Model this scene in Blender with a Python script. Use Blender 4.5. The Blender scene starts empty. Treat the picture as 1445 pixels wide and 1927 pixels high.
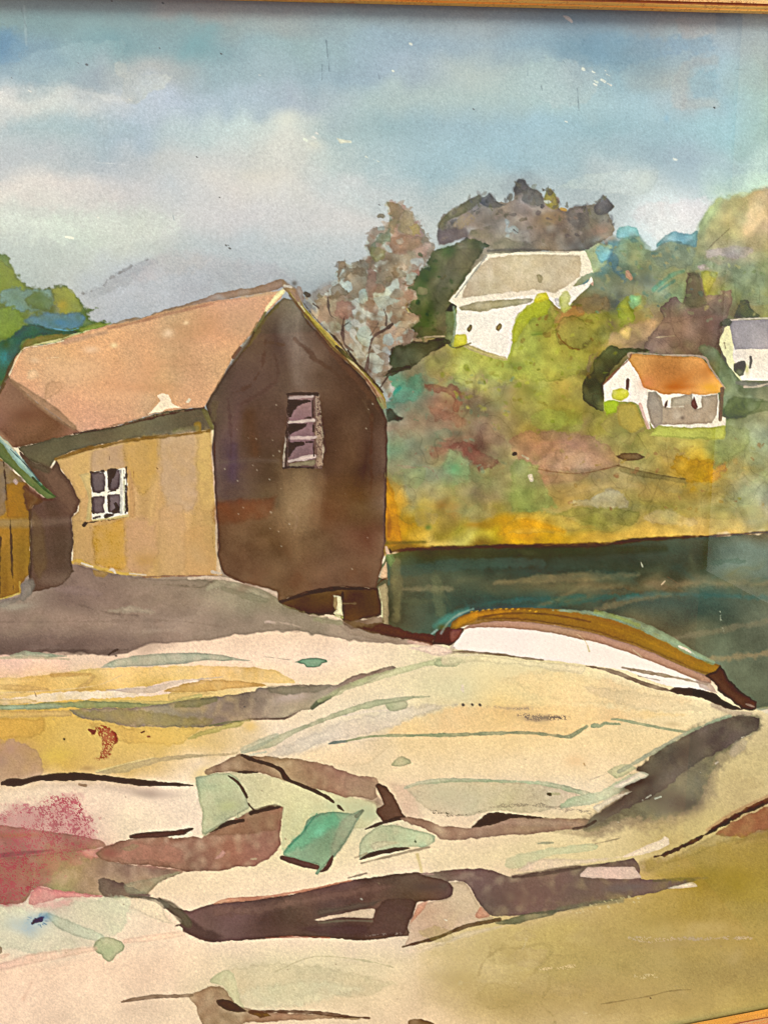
import bpy, math, random
import numpy as np
from mathutils import Matrix, Vector
R = math.radians

# ------------------------------------------------------------------ scene frame: the picture leans back a little;
# sheet coordinates (x right, y down) are carried by an oblique photo of that plane, focal length 1448 px of 1927
FPX, CX, CY = 1448.0, 722.5, 963.5
LEAN = R(4)
hh = np.array([9895-722.5, 242-963.5, FPX]); b_ = 4500.0
a_ = -(hh[1]*b_+FPX*FPX)/hh[0]
vv = np.array([a_, b_, FPX])
hu = hh/np.linalg.norm(hh); vu = vv/np.linalg.norm(vv); nu = np.cross(hu, vu)      # nu points away from the viewer
DIST = 0.40
def plane_uv(px, py):
    """sheet coordinates -> metres on the picture plane (u right, v down), camera foot = origin"""
    x = np.asarray(px, float)-CX; y = np.asarray(py, float)-CY
    den = x*nu[0]+y*nu[1]+FPX*nu[2]; t = DIST/den
    return t*(x*hu[0]+y*hu[1]+FPX*hu[2]), t*(x*vu[0]+y*vu[1]+FPX*vu[2])
U0, V0 = plane_uv(CX, CY)
V_TOP = float(plane_uv(1085, 21.5)[1]); V_BOT = float(plane_uv(1350, 1908.5)[1])
U_LEFT = float(plane_uv(-300, 900)[0]); U_RIGHT = float(plane_uv(1650, 900)[0])
Z_BASE = 0.022                                             # height of the picture's lower sight edge above the ground
def P3(u, w, v):                                          # u right, w towards the viewer, v down -> upright local coords
    return (u, -w, V_BOT-v)
TILT = Matrix.Translation((0, 0, Z_BASE)) @ Matrix.Rotation(-LEAN, 4, 'X')

sc = bpy.context.scene
cam_d = bpy.data.cameras.new('camera'); cam = bpy.data.objects.new('camera', cam_d); sc.collection.objects.link(cam)
sc.camera = cam
cam_d.sensor_fit = 'VERTICAL'; cam_d.sensor_height = 24.0; cam_d.lens = 24.0*FPX/1927.0
cam_d.clip_start = 0.01; cam_d.clip_end = 500
# camera axes expressed in (u, w, v) -> local xyz ; rows of [hu, vu, nu] are plane axes in camera coords
Mx = np.array([hu, vu, nu])                               # plane <- camera(x right, y down, z fwd)
def cam_axis(c):
    p = Mx @ np.array(c, float)                           # (u, v, away)
    return Vector((p[0], p[2], -p[1]))
right, down, fwd = cam_axis((1, 0, 0)), cam_axis((0, 1, 0)), cam_axis((0, 0, 1))
rot = Matrix((right, -down, -fwd)).transposed().to_4x4()
cam.matrix_world = TILT @ (Matrix.Translation((0, -DIST, V_BOT)) @ rot)

# ------------------------------------------------------------------ daylight
SUN_EL, SUN_AZ = R(40), R(218)                            # azimuth measured from +Y clockwise: behind the viewer, a little left
world = bpy.data.worlds.new('World'); sc.world = world; world.use_nodes = True
wn = world.node_tree.nodes; wl = world.node_tree.links; wn.clear()
sky_n = wn.new('ShaderNodeTexSky'); sky_n.sky_type = 'NISHITA'; sky_n.sun_disc = False
sky_n.sun_elevation = SUN_EL; sky_n.sun_rotation = SUN_AZ; sky_n.air_density = 1.0; sky_n.dust_density = 3.0; sky_n.ozone_density = 0.6
bg = wn.new('ShaderNodeBackground'); bg.inputs['Strength'].default_value = 0.11
wo = wn.new('ShaderNodeOutputWorld')
wl.new(sky_n.outputs[0], bg.inputs[0]); wl.new(bg.outputs[0], wo.inputs[0])
sun_d = bpy.data.lights.new('sun', 'SUN'); sun_d.energy = 3.0; sun_d.angle = R(17); sun_d.color = (1.0, .93, .82)
sun = bpy.data.objects.new('sun', sun_d); sc.collection.objects.link(sun)
sd = Vector((math.sin(SUN_AZ)*math.cos(SUN_EL), math.cos(SUN_AZ)*math.cos(SUN_EL), math.sin(SUN_EL)))
sun.rotation_euler = sd.to_track_quat('Z', 'Y').to_euler()
vs = sc.view_settings; vs.view_transform = 'Standard'; vs.look = 'None'; vs.exposure = 0.26; vs.gamma = 1.0; vs.use_curve_mapping = False

sc.render.engine = 'CYCLES'; sc.cycles.pixel_filter_type = 'BLACKMAN_HARRIS'; sc.cycles.filter_width = 1.25
#PAINT-BEGIN
# ------------------------------------------------------------------ the watercolour, laid down wash by wash
# coordinates are millimetre-like sheet units (x right, y down); every wash is a shape with its own edge,
# pigment variation and granulation; the result becomes the pigment colour of the paper mesh
rng = np.random.RandomState(7)
STEP = 1.35
XS = np.concatenate([np.arange(-430, -16, 12.0), np.arange(-16, 1462, STEP), np.arange(1466, 1790, 12.0)])
YS = np.concatenate([np.arange(-70, -22, 8.0), np.arange(-20, 1944, STEP), np.arange(1948, 2290, 12.0)])
H, W = len(YS), len(XS)
C = np.zeros((H, W, 3), np.float32)
REG = np.zeros((H, W), np.int16)
NAMES = ['rock_ledge']

def _wmat(n, m):
    t = np.arange(n) / n * m; i = np.floor(t).astype(int); f = t - i
    M = np.zeros((n, m), np.float32)
    for k, w in ((-1, (1-f)**3/6), (0, (3*f**3-6*f**2+4)/6), (1, (-3*f**3+3*f**2+3*f+1)/6), (2, f**3/6)):
        np.add.at(M, (np.arange(n), (i+k) % m), w)
    return M
def noise(sx, sy=None):
    sy = sy or sx
    mh, mw = max(3, int(H*STEP/sy)), max(3, int(W*STEP/sx))
    R = rng.randn(mh, mw).astype(np.float32)
    n = _wmat(H, mh) @ R @ _wmat(W, mw).T
    return (n / n.std()).astype(np.float32)
N3 = noise(3.2); N5 = noise(5.5); N8 = noise(9); N16 = noise(18); N32 = noise(38); N64 = noise(75); N130 = noise(150)
NH = noise(60, 9); NV = noise(12, 90)
N1 = np.random.RandomState(3).randn(H, W).astype(np.float32); N2 = (N1+np.roll(N1,1,0)+np.roll(N1,1,1)+np.roll(N1,(1,1),(0,1))); N2 /= N2.std()
GR = 0.45*N1 + 0.8*N2 + 0.4*N3
GR /= GR.std()
def sh(N, j0, j1, i0, i1, s):
    oy, ox = (s*7919) % H, (s*104729) % W
    return N[np.ix_((np.arange(j0, j1)+oy) % H, (np.arange(i0, i1)+ox) % W)]
def hx(c):
    c = c.lstrip('#'); return np.array([int(c[k:k+2], 16) for k in (0, 2, 4)], np.float32)/255
def pts(s):
    return [tuple(float(v) for v in p.split(',')) for p in s.split()]
def smooth(P, n=5):
    P = np.array(P, float)[:, :2]; k = len(P); out = []
    for i in range(k):
        p0, p1, p2, p3 = P[i-1], P[i], P[(i+1) % k], P[(i+2) % k]
        L = np.hypot(*(p2-p1)); m = n if L > 8 else 2
        for t in np.arange(m)/m:
            q = 0.5*((2*p1)+(-p0+p2)*t+(2*p0-5*p1+4*p2-p3)*t*t+(-p0+3*p1-3*p2+p3)*t**3)
            l = p1+(p2-p1)*t; out.append(0.45*q+0.55*l)
    return np.array(out)
def box(x0, y0, x1, y1, m):
    i0, i1 = np.searchsorted(XS, x0-m), np.searchsorted(XS, x1+m)
    j0, j1 = np.searchsorted(YS, y0-m), np.searchsorted(YS, y1+m)
    return j0, j1, i0, i1
def _eval(fn, j0, j1, i0, i1):
    xs, ys = XS[i0:i1], YS[j0:j1]
    n = len(xs)*len(ys); st = 1 if n < 60000 else (2 if n < 240000 else 4)
    if st == 1:
        X, Y = np.meshgrid(xs, ys); return fn(X, Y)
    ix = np.unique(np.append(np.arange(0, len(xs), st), len(xs)-1)); iy = np.unique(np.append(np.arange(0, len(ys), st), len(ys)-1))
    X, Y = np.meshgrid(xs[ix], ys[iy]); D = fn(X, Y)
    D = np.array([np.interp(xs, xs[ix], r) for r in D])
    k = np.searchsorted(iy, np.arange(len(ys)), side='right')-1; k = np.clip(k, 0, len(iy)-2)
    f = ((ys-ys[iy[k]])/(ys[iy[k+1]]-ys[iy[k]]))[:, None]
    return D[k]*(1-f)+D[k+1]*f
def poly_sdf(P):
    A = P; B_ = np.roll(P, -1, 0)
    def fn(X, Y):
        d2 = np.full(X.shape, 1e12); ins = np.zeros(X.shape, bool)
        for (ax, ay), (bx, by) in zip(A, B_):
            ex, ey = bx-ax, by-ay; q = ex*ex+ey*ey
            if q < 1e-9: continue
            t = np.clip(((X-ax)*ex+(Y-ay)*ey)/q, 0, 1)
            d2 = np.minimum(d2, (X-ax-t*ex)**2+(Y-ay-t*ey)**2)
            if ay != by:
                c = ((ay > Y) != (by > Y)) & (X < ex*(Y-ay)/ey+ax); ins ^= c
        d = np.sqrt(d2); return np.where(ins, d, -d)
    return fn
def line_sdf(P):
    def fn(X, Y):
        best = np.full(X.shape, -1e9)
        for (ax, ay, aw), (bx, by, bw) in zip(P[:-1], P[1:]):
            ex, ey = bx-ax, by-ay; q = ex*ex+ey*ey+1e-9
            t = np.clip(((X-ax)*ex+(Y-ay)*ey)/q, 0, 1)
            best = np.maximum(best, (aw+(bw-aw)*t)/2-np.hypot(X-ax-t*ex, Y-ay-t*ey))
        return best
    return fn
_s = [0]
def lay(fn, bb, col, a=1., soft=1.0, rough=1.4, edge=.12, tex=.07, col2=None, dry=0, ew=2.2, streak=None, region=None, grain=.032, leaf=None):
    _s[0] += 1; s = _s[0]
    j0, j1, i0, i1 = box(*bb, 3*soft+4*rough+6)
    if j1 <= j0+1 or i1 <= i0+1: return
    g = lambda N, k=0: sh(N, j0, j1, i0, i1, s+k*31)
    d = _eval(fn, j0, j1, i0, i1).astype(np.float32)
    d = d + rough*(.42*g(N8)+.42*g(N5, 1)+.34*g(N16, 2)+.34*g(N3, 4)+.12*g(N2, 9))*.8
    m = np.clip((d+soft)/(2*soft), 0, 1); m = m*m*(3-2*m)
    if dry: m = m*np.clip((GR[j0:j1, i0:i1]+.5*g(N8, 5)-(dry-1)*1.4)*1.6+.5, 0, 1)
    if leaf is not None: m = m*np.clip((.75*g(N16, 15)+.5*g(N8, 16)+.25*g(N5, 17)-leaf)*1.8+.5, 0, 1)
    c = hx(col)
    v = .55*g(N32, 3)+.35*g(N16, 4)+.45*g(N64, 5)
    if streak == 'h': v = .7*g(NH, 6)+.3*v
    if streak == 'v': v = .8*g(NV, 6)+.3*v
    if col2 is not None:
        t = np.clip(.5+.42*v, 0, 1)[..., None]; c = c*(1-t)+hx(col2)*t
    else: c = np.broadcast_to(c, m.shape+(3,))
    k = 1+tex*.55*v+grain*.8*GR[j0:j1, i0:i1]
    if edge: k = k-edge*np.exp(-((d-1.4)/ew)**2)
    c = c*(1+tex*.16*np.stack([g(N32, 11), g(N64, 12), g(N32, 13)], -1))
    al = (a*m*(1 if a >= 1 else np.clip(1+.12*g(N8, 7), 0, 1.2)))[..., None]
    al = np.clip(al, 0, 1)
    Z = C[j0:j1, i0:i1]
    C[j0:j1, i0:i1] = Z*(1-al)+np.clip(c*k[..., None], 0, 1)*al
    if region:
        if region not in NAMES: NAMES.append(region)
        REG[j0:j1, i0:i1][m > .5] = NAMES.index(region)
def bbx(P):
    P = np.array(P)[:, :2]; return P[:, 0].min(), P[:, 1].min(), P[:, 0].max(), P[:, 1].max()
def F(s, col, **k):
    P = smooth(pts(s)); lay(poly_sdf(P), bbx(P), col, **k)
def G(s, col, **k):
    P = np.array(pts(s)); lay(poly_sdf(P), bbx(P), col, **k)
def L(s, col, w=None, **k):
    P = pts(s); P = [(p[0], p[1], p[2] if len(p) > 2 else (w or 4)) for p in P]
    if len(P) > 2:      # smooth centre line
        Q = np.array(P); out = []
        for i in range(len(Q)-1):
            p0, p1, p2, p3 = Q[max(i-1, 0)], Q[i], Q[i+1], Q[min(i+2, len(Q)-1)]
            for t in (0, .25, .5, .75): out.append(.5*((2*p1)+(-p0+p2)*t+(2*p0-5*p1+4*p2-p3)*t*t+(-p0+3*p1-3*p2+p3)*t**3))
        out.append(Q[-1]); P = [tuple(o) for o in out]
    x0, y0, x1, y1 = bbx(P); mw = max(p[2] for p in P)/2
    k.setdefault('rough', .7); k.setdefault('soft', .9); k.setdefault('edge', .1)
    lay(line_sdf(P), (x0-mw, y0-mw, x1+mw, y1+mw), col, **k)
def B(x, y, rx, ry, col, a=.6, rot=0., warp=.35, hard=0., **k):
    """a wet blob: gaussian falloff broken up by noise"""
    _s[0] += 1; s = _s[0]
    R = max(rx, ry)*2.3
    j0, j1, i0, i1 = box(x-R, y-R, x+R, y+R, 0)
    if j1 <= j0+1 or i1 <= i0+1: return
    X, Y = np.meshgrid(XS[i0:i1]-x, YS[j0:j1]-y)
    X = X+rx*warp*.5*(sh(N32, j0, j1, i0, i1, s)+.6*sh(N16, j0, j1, i0, i1, s+5)); Y = Y+ry*warp*.5*(sh(N32, j0, j1, i0, i1, s+3)+.6*sh(N16, j0, j1, i0, i1, s+8))
    r = math.radians(rot); U = (X*math.cos(r)+Y*math.sin(r))/rx; V = (-X*math.sin(r)+Y*math.cos(r))/ry
    q = np.sqrt(U*U+V*V)
    m = np.exp(-q**2*1.1) if not hard else np.clip((1.05-q)/(1.001-hard)*.5+.5, 0, 1)
    m = np.clip(m*(1+.10*GR[j0:j1, i0:i1]), 0, 1)
    al = np.clip(a*m, 0, 1)[..., None].astype(np.float32)
    C[j0:j1, i0:i1] = C[j0:j1, i0:i1]*(1-al)+hx(col)*al
def field(rows, mask_fn=None, bb=None, warp=14, a=1., blend=None):
    """broad wet-in-wet colour field from (y, [(x, rgb)...]) readings"""
    j0, j1, i0, i1 = box(*bb, 0)
    xs, ys = XS[i0:i1], YS[j0:j1]
    gy = np.array([r[0] for r in rows], float)
    T = np.zeros((len(rows), len(xs), 3))
    for k, (y, rr) in enumerate(rows):
        px = [q[0] for q in rr]
        for c in range(3): T[k, :, c] = np.interp(xs, px, [q[1][c]/255 for q in rr])
    kk = np.clip(np.searchsorted(gy, ys, side='right')-1, 0, len(gy)-2)
    f = np.clip((ys-gy[kk])/(gy[kk+1]-gy[kk]), 0, 1); f = (f*f*(3-2*f))[:, None, None]
    D = T[kk]*(1-f)+T[kk+1]*f
    # warp by noise
    wy = (warp*(.5*N32+.35*N16+.5*N64)[j0:j1, i0:i1]/STEP).astype(int); wx = (warp*1.3*(.5*np.roll(N32, 333, 1)+.35*np.roll(N16, 200, 0)+.5*np.roll(N64, 210, 1))[j0:j1, i0:i1]/STEP).astype(int)
    J, I = np.meshgrid(np.arange(len(ys)), np.arange(len(xs)), indexing='ij')
    D = D[np.clip(J+wy, 0, len(ys)-1), np.clip(I+wx, 0, len(xs)-1)]
    return j0, j1, i0, i1, D
def apply_field(rows, bb, poly=None, warp=14, soft=1.5, rough=2., tex=.03, region=None, a=1., edge=0.):
    j0, j1, i0, i1, D = field(rows, None, bb, warp)
    k = 1+tex*(.6*N32+.4*N16+.15*N8)[j0:j1, i0:i1, None]+.022*GR[j0:j1, i0:i1, None]
    D = D*k
    if poly is None: m = np.ones(D.shape[:2], np.float32)
    else:
        d = _eval(poly_sdf(smooth(pts(poly))), j0, j1, i0, i1)+rough*(.5*N8+.4*N16+.3*N5)[j0:j1, i0:i1]
        m = np.clip((d+soft)/(2*soft), 0, 1)
        if edge: D = D*(1-edge*np.exp(-((d-1.4)/2.2)**2))[..., None]
    al = (a*m)[..., None]
    C[j0:j1, i0:i1] = C[j0:j1, i0:i1]*(1-al)+D*al
    if region:
        if region not in NAMES: NAMES.append(region)
        REG[j0:j1, i0:i1][m > .5] = NAMES.index(region)

C[:] = hx('#e0cdb4')
# ================================================================ sky
sky = [(-70, [(0,(122,148,150)),(500,(150,158,160)),(1450,(148,155,162))]),
 (12, [(0,(122,148,150)),(100,(120,148,154)),(240,(128,150,154)),(330,(152,150,148)),(430,(154,152,148)),(600,(148,156,160)),(800,(142,152,156)),(900,(152,158,160)),(1100,(130,148,162)),(1270,(150,148,150)),(1345,(140,140,144)),(1400,(150,158,166))]),
 (42, [(0,(118,148,150)),(100,(112,146,152)),(240,(120,148,154)),(380,(128,155,160)),(520,(150,160,160)),(640,(140,158,164)),(800,(140,152,158)),(900,(148,158,164)),(1100,(124,146,164)),(1290,(152,150,150)),(1345,(145,148,152)),(1400,(150,162,172))]),
 (90, [(0,(92,132,165)),(60,(112,146,166)),(120,(125,158,168)),(220,(108,148,156)),(300,(128,158,166)),(370,(116,154,162)),(450,(135,162,172)),(580,(142,168,172)),(700,(140,164,180)),(800,(142,164,182)),(900,(150,168,180)),(1020,(135,162,180)),(1130,(116,148,168)),(1250,(135,158,170)),(1345,(150,168,184)),(1420,(158,170,174))]),
 (140, [(0,(130,158,176)),(100,(140,164,174)),(170,(146,160,172)),(230,(168,174,176)),(310,(164,166,166)),(400,(138,164,174)),(520,(148,170,180)),(640,(142,166,182)),(760,(150,168,186)),(880,(168,180,180)),(1000,(158,176,180)),(1110,(150,172,182)),(1180,(138,168,182)),(1260,(158,166,166)),(1345,(150,178,192)),(1430,(158,176,172))]),
 (190, [(0,(200,198,196)),(90,(192,196,194)),(180,(182,186,190)),(260,(172,182,198)),(330,(168,180,200)),(420,(158,178,194)),(560,(160,172,188)),(680,(160,180,182)),(800,(165,182,182)),(950,(160,182,184)),(1060,(160,186,190)),(1200,(152,182,196)),(1300,(160,172,180)),(1370,(148,180,194)),(1440,(160,188,182))]),
 (240, [(0,(172,184,190)),(100,(158,178,184)),(200,(156,176,190)),(270,(160,178,196)),(330,(168,184,192)),(430,(180,196,198)),(530,(196,198,192)),(620,(160,180,184)),(720,(142,170,178)),(860,(148,176,190)),(1000,(148,180,196)),(1150,(142,174,186)),(1250,(148,178,192)),(1370,(148,186,198)),(1440,(150,180,178))]),
 (300, [(0,(182,182,188)),(110,(166,176,184)),(220,(172,178,188)),(300,(180,182,184)),(400,(188,188,190)),(500,(196,194,188)),(580,(190,190,184)),(680,(164,184,190)),(800,(150,178,190)),(950,(146,178,194)),(1100,(150,174,184)),(1200,(146,170,182)),(1300,(150,170,186)),(1390,(162,188,194)),(1440,(172,198,196))]),
 (355, [(0,(206,198,192)),(120,(200,192,190)),(230,(190,186,190)),(330,(180,184,192)),(440,(200,192,190)),(540,(198,194,190)),(640,(190,190,194)),(760,(176,186,192)),(880,(170,182,184)),(960,(160,176,184)),(1100,(162,174,180)),(1200,(180,190,194)),(1290,(168,184,194)),(1360,(182,212,204)),(1440,(186,216,198))]),
 (410, [(0,(186,190,184)),(120,(190,194,188)),(240,(194,196,190)),(340,(190,188,192)),(450,(192,188,194)),(560,(190,188,192)),(680,(194,190,192)),(800,(182,188,190)),(1160,(174,184,190)),(1230,(196,206,214)),(1320,(208,206,214)),(1450,(196,206,204))]),
 (470, [(0,(172,182,180)),(120,(178,186,182)),(240,(184,188,182)),(330,(172,180,184)),(450,(172,180,190)),(560,(172,182,190)),(680,(176,182,190)),(1200,(190,206,216)),(1450,(200,206,214))]),
 (530, [(0,(160,176,176)),(140,(176,182,182)),(240,(166,174,190)),(340,(168,176,190)),(450,(164,174,186)),(560,(152,162,172)),(680,(150,162,168)),(1450,(170,180,180))]),
 (800, [(0,(150,160,165)),(1450,(150,162,168))])]
apply_field(sky, (-430, -70, 1800, 800), warp=13, tex=.012, region='painted_sky')
F('-60,55 20,52 52,80 50,100 20,112 -60,125', '#5f8fb6', a=.42, soft=10, rough=8, edge=0)
F('0,55 25,62 18,105 -60,115 -60,60', '#4f86b5', a=.4, soft=12, rough=6, edge=0)
B(208, 68, 30, 16, '#6f9ba6', .5); B(374, 76, 30, 28, '#6ea0aa', .6, warp=.6); B(1150, 70, 60, 26, '#6f93ae', .35); B(1120, 95, 60, 18, '#7195ab', .3)
B(255, 40, 120, 18, '#7f9c9c', .3); B(150, 45, 60, 24, '#7f9ea2', .3)
F('215,118 236,120 238,135 260,142 325,143 310,165 280,172 262,196 230,190 232,150 218,135', '#b0b2b0', a=.6, soft=2.5, rough=2.5, edge=.0)
F('60,98 90,92 120,85 230,76 235,100 225,118 180,125 120,150 60,150 20,130', '#9fb4be', a=.25, soft=2, rough=3, edge=.02)
L('0,178,16 60,168,20 150,172,18 240,190,14', '#ccc6c2', a=.3, soft=9, rough=4)
L('20,240,26 120,232,30 260,248,20', '#93adb8', a=.3, soft=10, rough=6)
F('0,345 80,335 180,345 240,372 160,395 60,390', '#cdc0bc', a=.3, soft=10, rough=8, edge=0)
F('-40,415 60,402 160,410 260,392 340,410 330,440 180,470 40,450', '#c3ccc2', a=.4, soft=14, rough=10, edge=0)
B(540, 250, 40, 30, '#cfd0c6', .25); B(545, 225, 25, 12, '#d4d4c4', .4); B(590, 268, 14, 10, '#d8d2bc', .5)
B(500, 345, 60, 18, '#cfc8c2', .25); B(450, 330, 70, 14, '#d4c8b4', .3); B(900, 160, 60, 30, '#b2bfb8', .35); B(880, 60, 60, 18, '#a0b0bc', .3)
F('945,150 985,118 1060,112 1115,130 1125,170 1100,195 1060,205 1000,180 950,175', '#a4b2b6', a=.45, soft=5, rough=6, edge=0)
F('1090,75 1180,62 1260,72 1330,60 1345,95 1250,105 1170,130 1110,112', '#6f96b4', a=.33, soft=7, rough=8, edge=0)
F('1270,35 1345,30 1345,60 1285,72', '#ab9f98', a=.4, soft=4, rough=3, edge=0)
F('1285,115 1345,105 1350,122 1300,130 1282,205 1265,200 1268,150', '#aca9a4', a=.4, soft=5, rough=4, edge=0)
F('1300,148 1345,130 1348,172 1310,182', '#7ba0b2', a=.4, soft=4, rough=4, edge=0)
L('1290,195,16 1345,195,18', '#a8a49e', a=.35, soft=5); L('720,400,30 600,330,60 700,260,40', '#a8c0c8', a=.2, soft=16)
B(1220, 215, 26, 14, '#9fc4d2', .3); B(1378, 250, 24, 34, '#a4ccd8', .12); B(1255, 225, 5, 8, '#80aed0', .5)
F('1105,328 1200,320 1240,320 1235,345 1222,362 1195,368 1130,362 1050,352', '#b6bcbc', a=.45, soft=2.5, rough=2, edge=.04)
B(1213, 345, 16, 18, '#c6cec8', .5); B(1300, 330, 50, 34, '#8fa9bc', .4)
F('1380,330 1440,325 1480,325 1480,370 1430,352 1390,368 1350,372 1345,350', '#b0cabc', a=.35, soft=9, rough=5, edge=0)
F('1200,385 1300,375 1360,372 1345,400 1320,430 1285,440 1240,462 1215,440 1190,410', '#d2ccd4', a=.5, soft=8, rough=6, edge=0)
for x, y, r in ((575,262,3),(598,250,3.5),(593,258,4),(691,295,3),(706,300,2.5),(712,303,2),(774,82,3),(776,96,2),(1098,129,2),(1117,134,3),(1145,140,3.5),(1135,150,4),(1147,157,3.5),(1122,152,3),(1120,158,2.5),(1141,133,2.5),(254,167,2.5),(248,187,4),(57,170,3),(490,141,2),(1270,298,3),(315,352,1.6),(187,409,1.8),(740,133,1.6),(1065,228,2)):
    L(f'{x-r},{y},{r} {x+r*.6},{y+r*.8},{r*.7}', '#d9d6c8', a=.8, rough=1.6, edge=0)
G('635,261 660,266 661,268 640,269', '#ddd6c2', rough=1); L('125,446,4 138,448,3', '#ddd6c0', rough=1, edge=0)
L('185,306,1.2 240,310,1.2', '#c9ccd0', a=.7)
L('1060,30,4 1068,34,7 1075,40,6', '#c6c0bc', rough=1.4)
for s in ('40,14,1.4 50,50,1.4', '614,77,1.6 620,135,1.6', '707,122,1.2 714,148,1.2', '993,130,1.4 992,142,1.6', '1086,166,1.2 1089,208,1.2', '326,405,1.6 328,414,1.6', '1018,162,2 1020,170,2.2', '606,122,1 606,150,.8', '1060,115,1 1075,140,1'):
    L(s, '#5f747c', a=.5, edge=0)
L('1385,131,1.4 1445,133,1.4', '#8da0a0', a=.5)
for x, y, r in ((425,461,3),(432,467,3),(429,461,1.6),(163,121,2.2),(416,101,3),(210,1,4),(306,5,4),(22,146,1.6),(147,118,1.4),(713,385,2.4),(890,205,2),(1343,202,2),(130,129,1.2),(300,90,1.2),(370,295,1.4),(413,371,1.6)):
    L(f'{x},{y},{r} {x+1.5},{y+1},{r}', '#4a4440', a=.85, edge=0, rough=.5)
L('50,85,3 46,10,2', '#b0c4c8', a=.35, soft=1.5)
# purple-grey bloom behind the barn roof, hard serrated upper edge
F('150,556 172,549 196,540 200,528 232,511 250,500 285,486 310,474 350,468 430,486 520,500 560,530 545,560 400,570 215,612 175,600', '#a6a5ae', a=.42, soft=9, rough=4.5, edge=0)
F('158,553 190,541 203,528 232,511 246,502 285,486 300,492 270,512 240,535 200,555 175,560', '#9a9aa2', a=.4, soft=4, rough=5, edge=.06)
L('158,552,2 190,541,3 203,528,4 222,516,3 236,508,4 246,502,3 268,492,2 287,485,1', '#665e5e', a=.45, rough=3.5, soft=2)
F('295,478 340,474 400,490 330,520 250,530', '#b2a9b0', a=.4, soft=8, rough=6, edge=0)

q = random.Random(11)
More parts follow.
